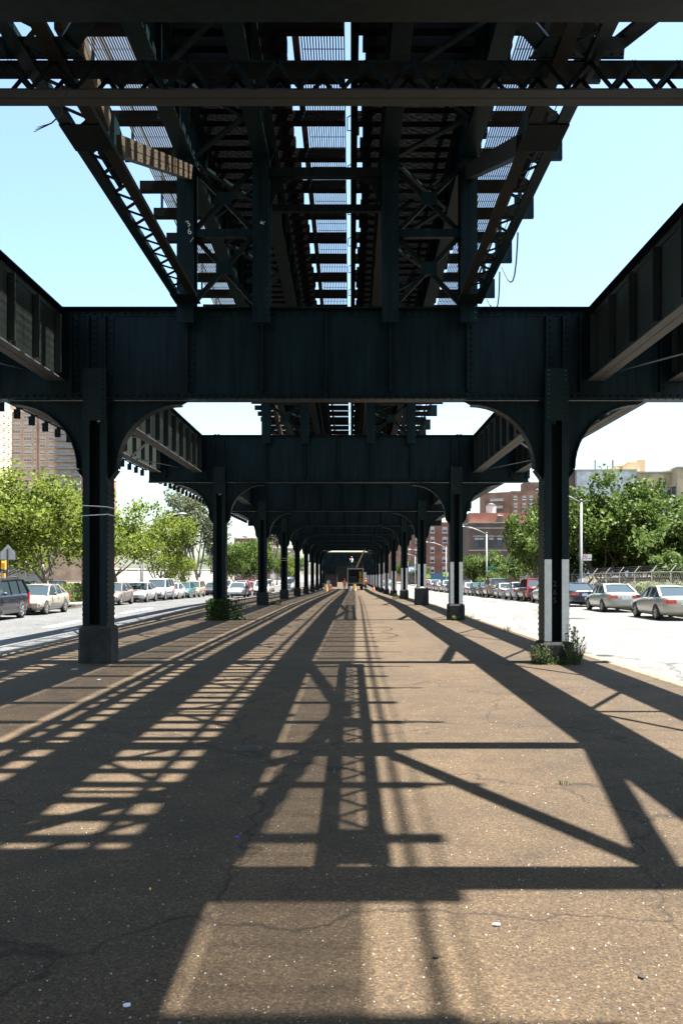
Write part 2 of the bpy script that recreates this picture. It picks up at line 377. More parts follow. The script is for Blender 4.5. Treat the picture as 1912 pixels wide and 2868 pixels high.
# ---- columns
def make_bracket(sgn):
    b = MB(); pts = [(sgn*.247, 3.72-ZB), (sgn*.40, 3.90-ZB)]
    arc = []
    for i in range(13):
        t = PI/2*i/12
        arc.append((.40 + 1.30 - 1.30*math.cos(t), 3.96-ZB + 1.30*math.sin(t)))
    pts += [(sgn*x, z) for x, z in arc] + [(sgn*1.86, -.012), (sgn*.247, -.012)]
    b.prism(pts, 'y', -.014, .014)
    for (p, q) in zip(arc, arc[1:]):
        b.bar((sgn*p[0], 0, p[1]), (sgn*q[0], 0, q[1]), .30, .022, up=(sgn*-1, 0, .3))
    b.bar((sgn*.26, 0, 3.74-ZB), (sgn*.40, 0, 3.93-ZB), .30, .02)
    for (p, q) in list(zip(arc, arc[1:]))[::1]:
        b.rivet(sgn*(p[0]-.05), -.014, p[1]+.05, .018)
    return b
BRK = {}
def make_column(i, side):
    Y = BENT[i]; X = XL if side == 'l' else XR
    g = gz(Y); top = ZB - DROP(i)
    H = top - g
    name = 'steel_column'
    who = 'left' if side == 'l' else 'right'
    if i == 0:
        lab = 'steel column beside the camera, the %s one, carrying the beam across the top' % who; grp = None
    elif i == 1:
        lab = 'closest dark steel column on the left, stained concrete base and white strings round it' if side == 'l' else 'closest dark steel column on the right, white stripes and weeds at its base'
        grp = None
    elif i <= 5:
        lab = {('l',2): 'second left column, ivy covering its whole base', ('l',3): 'third left column, plain dark concrete base with a few weeds beside it',
               ('l',4): 'fourth left column, two thin white strings tied round its shaft', ('l',5): 'fifth left column, slim in the distance and without strings',
               ('r',2): 'second right column with white stripes, low dark base with a tuft of leaves', ('r',3): 'third right column standing on the tallest base with a pale dusty cap',
               ('r',4): 'fourth right column with white stripes on a plain low base, before the brick block', ('r',5): 'fifth right column with white stripes, just left of the white parking sign'}[(side, i)]
        grp = None
    else:
        lab = 'one of the small dark %s columns shrinking into the far tunnel%s' % (who, '' if side == 'l' else ', striped white below'); grp = 'far %s columns' % who
    r = thing(name, lab, 'column', (X, Y, g), 0, grp)
    s = MB()
    hb = {('l',1): .74, ('r',1): .42, ('r',2): .62, ('r',3): 1.02, ('r',4): .70}.get((side, i), .72 if side == 'l' else .55)
    for sx in (-1, 1):
        s.box(sx*.245 if sx < 0 else .225, -.225 if sx < 0 else .245, -.28, .28, .1, H)
        for yy in (-.28, .26):
            s.box(-.225 if sx < 0 else .105, -.105 if sx < 0 else .225, yy, yy+.02, .1, H)
        if i in (1, 2, 3):
            z = hb + .1
            while z < 3.6 - g:
                s.box(sx*.262 if sx < 0 else .2455, -.2455 if sx < 0 else .262, -.25, .25, z, z+.055); z += .112
    s.build('shaft', M['steel'], r)
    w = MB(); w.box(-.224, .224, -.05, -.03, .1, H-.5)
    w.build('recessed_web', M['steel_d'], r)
    # base
    bs = MB(); wd = .325
    if (side, i) == ('r', 3): wd = .39
    ch = .05
    pts = [(-wd, -wd+ch), (-wd+ch, -wd), (wd-ch, -wd), (wd, -wd+ch), (wd, wd-ch), (wd-ch, wd), (-wd+ch, wd), (-wd, wd-ch)]
    n = 8; f = .985
    vs = [(x*1.03, y*1.03, -.15) for x, y in pts] + [(x, y, hb-.05) for x, y in pts] + [(x*.93, y*.93, hb) for x, y in pts] + [(x*.72, y*.72, hb+.03) for x, y in pts]
    fs = []
    for q in range(3):
        for j in range(n): fs.append((q*n+j, q*n+(j+1)%n, (q+1)*n+(j+1)%n, (q+1)*n+j))
    fs.append(tuple(range(3*n, 4*n)))
    bs.add(vs, fs)
    bs.build('base', M['conc'] if side == 'l' and i == 1 else M['conc_d'], r)
    if (side, i) == ('r', 3):
        cb = MB(); cb.sphere((0, -.05, hb+.0), .33, .3, .09, 12, 6); cb.build('dusty_cap', M['conc_l'], r)
    # brackets
    for sg in (-1, 1):
        if sg not in BRK:
            o = make_bracket(sg).build('arched_bracket', M['steel'], r); BRK[sg] = o
        else:
            o = BRK[sg].copy(); col.objects.link(o); o.parent = r
        o.location = (0, 0, H)
    # splice plate
    p = MB(); p.box(-.232, .232, -.300, -.281, H-.46, H+.60)
    p.box(-.232, .232, -.281, -.205, H+.59, H+.60)
    if i in (1, 2, 3, 4):
        for sx in (-.17, .17):
            for q in range(11): p.rivet(sx, -.300, H-.40+q*.094, .021, h=.018)
    p.build('splice_plate', M['steel_s'], r)
    if side == 'r':
        for sx in (-1, 1):
            st = MB(); x0, x1 = (-.2475, -.103) if sx < 0 else (.103, .2475)
            zt = 2.10 if i == 1 else 2.05 + .12*min(i, 3)
            st.box(x0, x1, -.2845, -.2803, hb+.025, zt)
            if i == 1:
                for q in range(9): st.rivet(x0+.11 if sx < 0 else x1-.11, -.2845, .5+q*.11, .010, h=.006)
            st.build('painted_stripe', M['white_p'], r)
    if (side, i) == ('r', 1):
        for q, chx in enumerate('265'):
            o = glyph('number', chx, .17, M['num'], r)
            o.location = (.015, -.052, 1.55 - q*.17); o.rotation_euler = (PI/2, 0, 0)
    if (side, i) in (('l', 1), ('l', 4)):
        for z, dz in ((3.19, -.03), (2.98, .03)):
            t = MB(); q = .262; y = .295
            t.tube([(-q, -y, z), (q, -y, z+dz), (q, y, z+dz), (-q, y, z), (-q, -y, z)], .010, 5)
            t.build('white_string', M['white_p'], r)
    return r
M['num'] = mat('faded_stencil_paint', (.15,.13,.10), .8, noise=(30,5), base2=(.07,.06,.05))
for i in range(NB):
    for sd in 'lr': make_column(i, sd)

# ---- cross girders
X0, X1 = -7.99, 7.04
def girder_parts():
    w = MB(); w.box(X0+.01, X1-.01, -.012, .012, .03, ZT-ZB-.03)
    for sy in (-1, 1):
        ya, yb = (-.030, -.012) if sy < 0 else (.012, .030)
        w.box(X0+.01, X1-.01, ya, yb, .03, .16); w.box(X0+.01, X1-.01, ya, yb, 1.72, 1.84)
    n = int((X1-X0)/.155)
    for q in range(n):
        x = X0 + .12 + q*.155
        w.rivet(x, -.030, .10, .030, h=.024); w.rivet(x, -.030, 1.775, .030, h=.024)
    fl = MB(); fl.box(X0, X1, -.2, .2, 1.842, 1.87); fb = MB(); fb.box(X0, X1, -.2, .2, 0, .028)
    for q in range(n): fb.rivet(X0+.12+q*.155, -.16, 0, .02, (0,0,-1))
    st = []
    for x, wd in [(-7.9,.12), (OUL+.35,.10), (INL+.33,.10), (XL-.17,.13), (XL+.17,.13), (POST[0],.12), (POST[1],.07), (XC-.02,.06), (POST[2],.07), (POST[3],.12), (XR-.17,.13), (XR+.17,.13), (INR-.33,.10), (OUR-.35,.10), (6.95,.12)]:
        b = MB()
        for sy in (-1, 1):
            if sy < 0: b.box(x-.014, x+.014, -.17, -.0305, .17, 1.715); b.box(x+.0145, x+.0145+wd, -.044, -.0125, .17, 1.715)
            else: b.box(x-.014, x+.014, .0305, .17, .17, 1.715); b.box(x+.0145, x+.0145+wd, .0125, .044, .17, 1.715)
        if wd > .07:
            for q in range(12): b.rivet(x+.02+wd*.6, -.044, .25+q*.125, .028, h=.022)
        st.append(b)
    return w, fl, fb, st
cg = thing('cross_girder', 'x', 'girder', (0, BENT[0], ZB))
w, fl, fb, st = girder_parts()
w.build('web', M['steel'], cg); fl.build('top_flange', M['steel_d'], cg); fb.build('bottom_flange', M['steel'], cg)
for b in st: b.build('stiffener', M['steel'], cg)
for i in range(NB):
    lab = ['dark beam crossing the very top edge of the photo', 'closest big riveted cross girder spanning the whole width', 'second riveted cross girder, between the second pair of columns',
           'third cross girder, just under the second in view', 'fourth cross girder, a dark band under the third', 'fifth cross girder deep in the tunnel'][i] if i < 6 else None
    grp = None
    if lab is None: lab = 'one of the thin dark cross girders deep in the tunnel'; grp = 'far cross girders'
    o = cg if i == 0 else dup(cg)
    o.location = (0, BENT[i], ZB - DROP(i)); o['label'] = lab
    if grp: o['group'] = grp
    if i: bpy.data.objects  # keep

# ---- side girders between the bents
def side_girder(L, inner_sign, detail):
    """local: y 0..L, z 0..1.48; inner_sign is the x side that shows rivets"""
    w = MB(); Hh = ZT - ZB - .39
    w.box(-.01, .01, .02, L-.02, .02, Hh-.02)
    for sx in (-1, 1):
        xa, xb = (-.026, -.010) if sx < 0 else (.010, .026)
        w.box(xa, xb, .02, L-.02, .025, .14); w.box(xa, xb, .02, L-.02, Hh-.14, Hh-.025)
    if detail:
        n = int(L/.17)
        for q in range(n): w.rivet(inner_sign*.026, .1+q*.17, .085, .02, (inner_sign,0,0))
    tf = MB(); tf.box(-.175, .175, .02, L-.02, Hh-.025, Hh); bf = MB(); bf.box(-.175, .175, .02, L-.02, 0, .025)
    bf.box(-.006, .006, .02, L-.02, -.006, -.0005)
    st = []
    n = max(2, round(L/1.28)); 
    for q in range(n+1):
        y = .18 + (L-.36)*q/n; b = MB()
        for sx in (-1, 1):
            xa, xb = (-.15, -.027) if sx < 0 else (.027, .15)
            b.box(xa, xb, y-.012, y+.012, .145, Hh-.145)
            xa, xb = (-.038, -.0105) if sx < 0 else (.0105, .038)
            b.box(xa, xb, y+.0125, y+.10, .145, Hh-.145)
        if detail:
            for j in range(9): b.rivet(inner_sign*.038, y+.06, .22+j*.13, .019, (inner_sign,0,0))
        st.append(b)
    return w, tf, bf, st
SG = {}
def add_side(i, X, key):
    Y = BENT[i] + .03; L = BENT[i+1] - BENT[i] - .06
    det = i in (1, 2) or i == 0
    sgn = 1 if X < XC else -1
    k = (round(L, 2), sgn, det)
    left = X < XC; inner = key == 'i'
    sd = 'left' if left else 'right'
    lab = None; grp = None
    if i == 0: lab = {('left',True): 'side girder at left edge above the road, lit with striped sun', ('right',True): 'dark side girder rising out at the right edge', ('left',False): 'outer side girder on the left, beyond the edge of the photo', ('right',False): 'outer side girder on the right with pale underside, beyond the edge'}[(sd, inner)]
    elif i == 1: lab = {('left',True): 'striped sunlit side girder seen through the left arch', ('right',True): 'side girder with pale underside inside the right arch', ('left',False): 'outer left side girder with hanging blocks, behind the left column', ('right',False): 'outer right side girder with bright edge over the right road'}[(sd, inner)]
    elif i == 2: lab = {('left',True): 'inner left side girder behind the second left column', ('right',True): 'inner right side girder behind the second right column', ('left',False): 'outer left side girder fringed with blocks above the poplars', ('right',False): 'outer right side girder ending near the brick tower'}[(sd, inner)]
    else:
        lab = 'one of the far %s %s side girders in the dark tunnel' % ('inner' if inner else 'outer', sd); grp = 'far %s %s side girders' % ('inner' if inner else 'outer', sd)
    z = ZB + .39 - (DROP(i) if i >= 10 else 0)
    if k in SG:
        o = dup(SG[k], (X, Y, z)); o['label'] = lab
        if 'group' in o: del o['group']
        if grp: o['group'] = grp
    else:
        o = thing('side_girder', lab, 'girder', (X, Y, z), 0, grp); SG[k] = o
        w, tf, bf, st = side_girder(L, sgn, det)
        w.build('web', M['steel_g'], o); tf.build('top_flange', M['steel_d'], o); bf.build('bottom_flange', M['steel_u'], o)
        for b in st: b.build('stiffener', M['steel_g'], o)
M['steel_g'] = mat('sage_painted_steel', (.016,.023,.0198), .55, noise=(1.1,8), base2=(.0085,.0135,.0118), spec=.4, bump=(9,.12))
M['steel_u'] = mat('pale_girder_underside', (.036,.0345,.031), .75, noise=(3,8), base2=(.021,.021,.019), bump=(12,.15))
weather(M['steel_g'], .7, 1.5, (.03,.018,.01), .5)
for i in range(NB-1):
    if i == 9: continue
    for X, k in ((INL,'i'), (INR,'i'), (OUL,'o'), (OUR,'o')): add_side(i, X, k)
# hanging blocks and stays between the girder pairs
def hangers(i):
    t = thing('cable_hangers', {1: 'row of small dark blocks hanging below the outer left girder in the first bay', 2: 'row of small dark blocks hanging above the poplar tops', 3: 'row of tiny dark blocks under the third outer left girder'}[i], 'hangers', (OUL-.30, BENT[i]+.5, ZB))
    n = 16
    proto = None
    for q in range(n):
        b = MB(); b.box(-.065, .065, -.05, .05, .14, .36); b.box(-.02, .14, -.02, .02, .3605, .40)
        o = b.build('block', M['steel_d'], t) if proto is None else proto.copy()
        if proto is not None: col.objects.link(o); o.parent = t
        proto = proto or o
        o.location = (0, .5+q*.96, 0)
    rl = MB(); rl.tube([(0, .2, .42), (0, 15.6, .42)], .025, 5); rl.build('cable', M['black'], t)
for i in (1, 2, 3): hangers(i)
def pair_brace(i, xa, xb, sd):
    L = BENT[i+1]-BENT[i]; Y = BENT[i]
    o = thing('girder_bracing', 'flat zigzag stays between the two %s side girders, %s bay' % (sd, ['first','second','third','fourth'][i]), 'bracing', (0, Y, ZB+.43))
    n = 4; y0 = .4; st = (L-.8)/n
    for q in range(n):
        b = MB(); a, c = (xa, xb) if q % 2 == 0 else (xb, xa)
        b.bar((a, y0+q*st, 0), (c, y0+(q+1)*st, 0), .09, .02); b.build('stay', M['steel'], o)
    b = MB(); b.bar((xa, L/2, .5), (xb, L/2, .5), .12, .10); b.build('strut', M['steel'], o)
for i in range(4):
    pair_brace(i, INL-.02, OUL+.02, 'left'); pair_brace(i, INR+.02, OUR-.02, 'right')
# knee bars from the cross girder out to the right and left inner girders
for i in (0, 1, 2, 3, 4):
    for sgn, xc, xg, sd in ((1, XR, INR, 'right'), (-1, XL, INL, 'left')):
        o = thing('knee_bars', 'pair of slanting bars tying the %s cross girder to the %s side girder' % (ORD[i], sd), 'bracing', (0, BENT[i], ZT+.02))
        for d in (0, .13):
            b = MB(); b.bar((xc+sgn*(.08+d), .1, 0), (xg-sgn*.06+sgn*d*.9, 4.3, .0), .10, .10); b.build('bar', M['steel'], o)

# ---- posts of the upper deck on each bent
SL = .026
GB = lambda Y: HC + 8.3 - SL*max(0, Y - 17.95)      # underside of the deck girders
NDECK = 10                                     # bents that carry the upper deck
M['chalk'] = mat('white_chalk', (.55,.55,.52), .9)
for i in range(NDECK):
    Y = BENT[i]; zt = GB(Y)
    lab = ['frame of posts standing on the topmost beam', 'four dark posts with crossed braces on the closest cross girder, chalked 36', 'four posts with crossed braces on the second cross girder'][i] if i < 3 else 'posts and braces hidden behind the nearer girders'
    o = thing('post_frame', lab, 'frame', (0, Y, ZT), 0, None if i < 3 else 'hidden post frames')
    hp = zt - ZT
    for q, x in enumerate(POST):
        b = MB()
        b.box(x-.17, x+.17, -.37, -.33, -.37, hp); b.box(x-.17, x+.17, .05, .09, .02, hp)
        b.box(x-.012, x+.012, -.33, .05, .02, hp)
        b.box(x-.006, x+.006, -.376, -.3701, .02, hp)
        if i in (1, 2) and q in (1, 3):
            for j in range(6 if i == 1 else 14):
                for sx in (-.12, .12): b.rivet(x+sx, -.37, -.3+j*.12, .02)
        b.build('post', M['steel'], o)
    if hp > .8:
        hm = hp*.5
        for (xa, xb) in ((POST[0], POST[1]), (POST[2], POST[3])):
            a, c = xa+.17, xb-.17
            for (z0, z1, yy) in ((.10, hm-.05, -.20), (hm+.08, hp-.15, -.20)):
                b = MB(); b.bar((a, yy, z0), (c, yy, z1), .09, .09, (0,1,0)); b.build('cross_brace', M['steel_d'], o)
                b = MB(); b.bar((a, yy+.1, z1), (c, yy+.1, z0), .09, .09, (0,1,0)); b.build('cross_brace', M['steel_d'], o)
                b = MB(); xm = (a+c)/2; zm = (z0+z1)/2; b.prism([(xm-.16,zm-.13),(xm+.16,zm-.13),(xm+.16,zm+.13),(xm-.16,zm+.13)], 'y', -.26, -.246); b.build('gusset', M['steel'], o)
            b = MB(); b.bar((a, -.2, hm), (c, -.2, hm), .12, .16); b.build('strut', M['steel'], o)
        a, c = POST[1]+.17, POST[2]-.17
        b = MB(); b.bar((a, -.22, hp-.25), (c, -.22, hp-.25), .16, .18)
        for sx, x in ((1, a), (-1, c)):
            b.prism([(x, hp-.34), (x+sx*.55, hp-.34), (x+sx*.25, hp-.48), (x+sx*.08, hp-.75), (x, hp-1.0)], 'y', -.24, -.21)
        b.build('strut', M['steel_d'], o)
        b = MB(); b.bar((a, .3, hp-.75), (c, .3, hp-.75), .12, .14); b.build('strut', M['steel_d'], o)
    if i == 1:
        for ch_, xx, zz, rr, sz in (('3', POST[0]+.09, 1.56, -.5, .17), ('6', POST[0]+.10, 1.40, -.2, .17), ('/', POST[0]+.12, 1.24, .35, .15), ('K', POST[1]+.07, 1.62, -1.2, .12)):
            c = glyph('chalk_mark', ch_, sz, M['chalk'], o)
            c.location = (xx, -.3775, zz); c.rotation_euler = (PI/2, rr, 0)

# ---- bottom chords with lacing and inclined struts in the first and third bays
def chord_truss(i, lab, xs):
    Ya, Yb = BENT[i], BENT[i+1]; L = Yb - Ya
    for x, sd in xs:
        o = thing('laced_truss', lab % sd, 'truss', (x, Ya, ZT))
        s = 1 if x > XC else -1
        for dx in (-.17, .17):
            b = MB(); b.box(dx-.075, dx+.075, .2, L-.4, .004, .022); b.box(dx-.008, dx+.008, .2, L-.4, .0225, .20)
            b.build('chord', M['steel_r'] if dx*s < 0 else M['steel'], o)
        b = MB(); n = int((L-2.2)/.29); 
        for q in range(n):
            y = 1.0 + q*.29; sx = 1 if q % 2 else -1
            b.bar((-.13*sx, y, .03+.012*(q%2)), (.13*sx, y+.29, .03+.012*(q%2)), .055, .012)
        b.build('lacing', M['steel'], o)
        for y0, y1 in ((.25, 1.0), (L/2-1.15, L/2-.5), (L-1.0, L-.4)):
            b = MB(); b.box(-.25, .25, y0, y1, -.012, .003); b.build('batten_plate', M['steel_d'], o)
        ym = L/2 + .2
        g = MB(); g.prism([(ym-.55, .03), (ym+.55, .03), (ym+.72, .78), (ym+.35, .90), (ym-.35, .90), (ym-.72, .78)], 'x', -.012, .012)
        for yy in range(6):
            for zz in range(3): g.rivet(.012, ym-.5+yy*.2, .25+zz*.2, .018, (1,0,0)); g.rivet(-.012, ym-.5+yy*.2, .25+zz*.2, .018, (-1,0,0))
        g.build('gusset', M['steel'], o)
        for (y1, zz) in ((.1, GB(Ya)-ZT-.25), (L-.25, GB(Yb)-ZT-.25)):
            b = MB(); ya = ym + (.30 if y1 > ym else -.30)
            d = Vector((0, y1-ya, zz-.55)).normalized(); up = Vector((0, -d.z, d.y))
            A = Vector((0, ya, .55)); B = Vector((0, y1, zz))
            b.bar(A, B, .16, .27, up=up); b.bar(A+Vector((.081,0,0)), B+Vector((.081,0,0)), .006, .012, up=up)
            for k in (-.09, .09):
                for q in range(1, 16): P = A.lerp(B, q/16) + up*k; b.rivet(.08, P.y, P.z, .016, (1,0,0))
            b.build('inclined_strut', M['strut_lit'] if s < 0 else M['steel_r'], o)  # left strut coloured as sunlit, right one as shaded
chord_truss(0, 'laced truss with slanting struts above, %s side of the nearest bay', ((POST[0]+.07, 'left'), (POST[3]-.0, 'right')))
chord_truss(2, 'laced truss on the %s hidden behind the second cross girder', ((POST[0]+.07, 'left'), (POST[3], 'right')))

# ---- lattice strut across the first bay with plan bracing
YS_ = 9.36
ls = thing('lattice_strut', 'laced horizontal strut crossing overhead below the deck, with gussets and slanting bars', 'strut', (0, YS_, HC))
b = MB(); b.box(INL+.2, INR-.2, -.16, -.005, 5.08, 5.10); b.box(INL+.2, INR-.2, .005, .16, 5.08, 5.10); b.box(INL+.2, INR-.2, -.03, -.015, 5.1005, 5.16); b.box(INL+.2, INR-.2, .015, .03, 5.1005, 5.16)
b.build('bottom_chord', M['steel_u2'], ls)
b = MB(); b.box(INL+.2, INR-.2, -.16, .16, 5.375, 5.395); b.box(INL+.2, INR-.2, .0, .016, 5.3955, 5.46)
b.build('top_chord', M['steel_d'], ls)
n = int((INR-INL-.6)/.235)
for yy in (-.168, .168):
    b = MB()
    for q in range(n):
        x = INL+.3+q*.235; z0, z1 = (5.10, 5.38) if q % 2 == 0 else (5.38, 5.10)
        b.bar((x, yy, z0), (x+.235, yy, z1), .045, .012, (0,1,0))
    b.build('lacing', M['steel_d'], ls)
for xg in (2.38, -3.3):
    g = MB(); g.prism([(xg-.40, -.54), (xg+.40, -.54), (xg+.50, -.165), (xg-.50, -.165)], 'z', 5.400, 5.415)
    for q in range(10): g.rivet(xg-.45+q*.1, -.25, 5.40, .018, (0,0,-1))
    g.build('gusset', M['steel'], ls)
    for xe in (4.3 if xg > 0 else -5.25, -.5):
        b = MB(); dx = .35 if xe > xg else -.35
        b.bar((xg+dx, -.3, 5.44), (xe, BENT[0]-YS_+.25, 5.44), .20, .03); b.bar((xg+dx, -.3, 5.50), (xe, BENT[0]-YS_+.25, 5.50), .02, .09)
        b.build('slanting_bar', M['steel'], ls)
b = MB(); b.tube([(-2.95, -.17, 5.10), (-3.03, -.2, 4.95), (-3.02, -.23, 4.8), (-3.12, -.26, 4.68), (-3.22, -.28, 4.62)], .008, 5)
for d in (-.05, .0, .05): b.tube([(-3.12, -.26, 4.68), (-3.28, -.28+d, 4.60+d)], .004, 4)
b.build('frayed_wire', M['black'], ls)

# ---- upper deck: two tracks per bay and three grated walkways

TL, TR = (-2.56, -3.93, -1.19), (1.59, .22, 2.96)
def deck_bay(i, ya, L, side, nearby):
    ctr, e0, e1 = TL if side == 'l' else TR
    gx = POST[:2] if side == 'l' else POST[2:]
    sd = 'left' if side == 'l' else 'right'
    z = GB(ya)
    if i == 0: lab = 'timber tied track overhead, nearest span of the %s track' % sd; grp = None
    elif i == 1: lab = '%s track span with ties showing beyond the closest cross girder' % sd; grp = None
    elif i == 2: lab = '%s track span glimpsed between the first two cross girders' % sd; grp = None
    elif i < 0: lab = '%s track span above and behind the camera' % sd; grp = None
    else: lab = '%s track span whose tie shadows ladder the far pavement' % sd; grp = 'far %s track spans' % sd
    r = thing('track_span', lab, 'railway track', (0, ya, z), 0, grp)
    r.rotation_euler = (-math.atan(SL) if ya > 17 else 0, 0, 0)
    for x in gx:
        b = MB(); b.box(x-.16, x+.16, .03, L-.03, 0, .03); b.box(x-.16, x+.16, .03, L-.03, 1.27, 1.30); b.box(x-.012, x+.012, .03, L-.03, .03, 1.27)
        for sx in (-1, 1):
            xa, xb = (x-.03, x-.012) if sx < 0 else (x+.012, x+.03)
            b.box(xa, xb, .03, L-.03, .0305, .15); b.box(xa, xb, .03, L-.03, 1.15, 1.2695)
        n = int(L/1.4)
        for q in range(1, n):
            y = q*L/n; b.box(x-.13, x-.031, y-.012, y+.012, .155, 1.145); b.box(x+.031, x+.13, y-.012, y+.012, .155, 1.145)
        b.build('deck_girder', M['steel'], r)
    n = 8; b = MB(); st = (L-.4)/n; a, c = gx[0]+.17, gx[1]-.17
    for q in range(n):
        p0, p1 = (a, c) if q % 2 == 0 else (c, a)
        b.bar((p0, .2+q*st, .10), (p1, .2+(q+1)*st, .10), .10, .014); b.bar((p0, .2+q*st, .15), (p1, .2+(q+1)*st, .15), .014, .08)
    for q in range(3): b.bar((a, L*(q+.5)/3, .62), (c, L*(q+.5)/3, .62), .1, .12); b.bar((a, L*(q+.5)/3, .2), (c, L*(q+.5)/3, 1.1), .07, .07, (0,1,0))
    b.build('lateral_bracing', M['steel'], r)
    nt = round(L/.52); pt = L/nt
    if nearby:
        ps = pl = None
        for q in range(nt):
            lg = q % 3 == 1
            src = pl if lg else ps
            if src is None:
                b = MB()
                if lg:
                    x0, x1 = (-5.25, -.12) if side == 'l' else (.0, 4.4)
                    b.box(x0, x1, -.115, .115, 1.30, 1.53)
                else: b.box(e0, e1, -.11, .11, 1.30, 1.52)
                o = b.build('tie', M['wood'], r)
                if lg: pl = o
                else: ps = o
            else:
                o = src.copy(); col.objects.link(o); o.parent = r
            o.location = (0 if lg else rnd.uniform(-.06, .06), (q+.5)*pt + rnd.uniform(-.02, .02), 0); o.rotation_euler = (0, 0, rnd.uniform(-.008, .008))
    else:
        b = MB()
        for q in range(nt):
            lg = q % 3 == 1; y = (q+.5)*pt
            if lg: x0, x1 = (-5.25, -.12) if side == 'l' else (.0, 4.4)
            else: x0, x1 = e0, e1
            b.box(x0, x1, y-.11, y+.11, 1.30, 1.52)
        b.build('ties', M['wood'], r)
    for x in gx:
        b = MB(); b.box(x-.065, x+.065, .0, L, 1.535, 1.555); b.box(x-.01, x+.01, 0, L, 1.555, 1.66); b.box(x-.035, x+.035, 0, L, 1.66, 1.70)
        b.build('rail', M['rail'], r)
    gi = gx[0]+.29 if side == 'l' else gx[1]-.29
    b = MB(); b.box(gi-.035, gi+.035, 0, L, 1.535, 1.68); b.build('guard_rail', M['rail'], r)
    for x in (e0+.2, e1-.2):
        b = MB(); b.box(x-.1, x+.1, 0, L, 1.532, 1.66); b.build('guard_timber', M['wood'], r)
    if side == 'l':
        b = MB(); b.box(-1.09, -.96, 0, L, 1.60, 1.72)
        for q in range(int(L/1.57)): b.box(-1.06, -.99, .4+q*1.57, .5+q*1.57, 1.53, 1.60)
        b.build('third_rail', M['rail'], r)
    else:
        b = MB(); b.box(.0, .15, 0, L, 1.31, 1.45)
        for q in range(int(L/2.1)):
            y = .5+q*2.1; b.tube([(0,y,1.33), (-.07,y+.02,1.30), (-.07,y+.55,1.30), (0,y+.6,1.33)], .012, 5)
            b.box(.15, .19, y+.6, y+.75, 1.30, 1.42)
        b.build('cable_trunk', M['wood'], r)
    return r
def walkway(i, ya, L, x0, x1, which, rail=None, solid=False):
    lab = {0: 'nearest', 1: 'second', 2: 'third'}.get(i, None)
    if i < 0: lab = 'grated %s walkway above and behind the camera' % which; grp = None
    elif lab: lab = '%s span of the grated %s walkway, sky showing through its bars' % (lab, which); grp = None
    else: lab = 'grated %s walkway hidden far along the deck' % which; grp = 'far %s walkways' % which
    r = thing('grated_walkway', lab, 'walkway', (0, ya, GB(ya)+1.53), 0, grp); r.rotation_euler = (-math.atan(SL) if ya > 17 else 0, 0, 0)
    b = MB(); n = round((x1-x0)/.052)
    for q in range(n+1):
        x = x0 + (x1-x0)*q/n; b.box(x-.0125, x+.0125, 0, L, .004, .036)
    m = int(L/.45)
    for q in range(m+1): y = min(L-.01, q*L/m + .005); b.box(x0, x1, y-.008, y+.008, .0362, .046)
    b.build('grating', M['grate'], r)
    if rail:
        b = MB(); b.tube([(rail, 0, .97), (rail, L, .97)], .04, 6); b.tube([(rail, 0, .42), (rail, L, .42)], .012, 5)
        b.build('railing', M['steel'], r)
        n = int(L/3.14); po = None
        for q in range(n+1):
            y = 2.35 + q*3.14
            if y > L: break
            if po is None:
                b = MB(); 
                if rail > 0:
                    b.prism([(rail+.36, -.24), (rail+.36, .40), (rail-.14, .40), (rail-.14, .1), (rail-.62, -.2), (rail-.62, -.24)], 'y', -.02, .02); b.box(rail-.05, rail+.06, -.05, -.021, -.2, .97); b.box(rail+.355, rail+.375, -.05, .05, -.24, .40); b.box(rail-.3, rail+.354, .0205, .06, -.24, -.20)
                    b.rivet(rail, -.051, -.1, .02); b.rivet(rail, -.051, .3, .02)
                else: b.box(rail-.03, rail+.03, -.03, .03, -.2, 1.0)
                po = b.build('railing_bracket', M['steel'], r); po.location = (0, y, 0)
            else:
                o = po.copy(); col.objects.link(o); o.parent = r; o.location = (0, y, 0)
    return r
BAYS = [(-1, BENT[0]-16.64, 16.64)] + [(i, BENT[i], BENT[i+1]-BENT[i]) for i in range(NDECK-1)]
for i, ya, L in BAYS:
    for s in 'lr': deck_bay(i, ya, L, s, i in (0, 1, 2))
    walkway(i, ya, L, -.91, -.12, 'middle'); walkway(i, ya, L, -4.86, -4.1, 'left', rail=-5.05 if i < 4 else None); walkway(i, ya, L, 3.1, 3.88, 'right', rail=4.52 if i < 5 else None)
# unseen plank cover above the camera, shaped to cast the dark foreground shadow
o = thing('shadow_plank_cover', 'unseen timber plank sheets above the camera, shaped to cast the foreground shadow', 'shadow caster', (0, -9, GB(-9)+1.75))
b = MB()
for q in range(12): x = .9 + q*.17; b.box(x, x+.165, 0, 14.95, 0, .05)
b.build('track_shadow_planks', M['wood'], o)
b = MB()
for q in range(10): x = 2.98 + q*.144; b.box(x, x+.136, 0, 12.75, .06, .11)
for q in range(22): x = -.9 - q*.17; b.box(x, x+.165, 0, 12.75, .06, .11)
b.build('walkway_shadow_planks', M['wood'], o)
# hanging cables by the right walkway brackets
b = MB()
for (y0, dx, dz) in ((24.5, .10, -.9), (27.5, .12, -.75)):
    p = []
    for t in range(9):
        u = t/8; p.append((4.70+dx*math.sin(u*PI), y0+2.6*u, GB(y0)+1.4 - 2.6*u*SL + dz*math.sin(u*PI)*(1 if u < .9 else 1)))
    b.tube(p, .022, 6)
tag(b.build('hanging_cable', M['black']), 'black cable drooping in loops beside the right walkway brackets', 'cable')

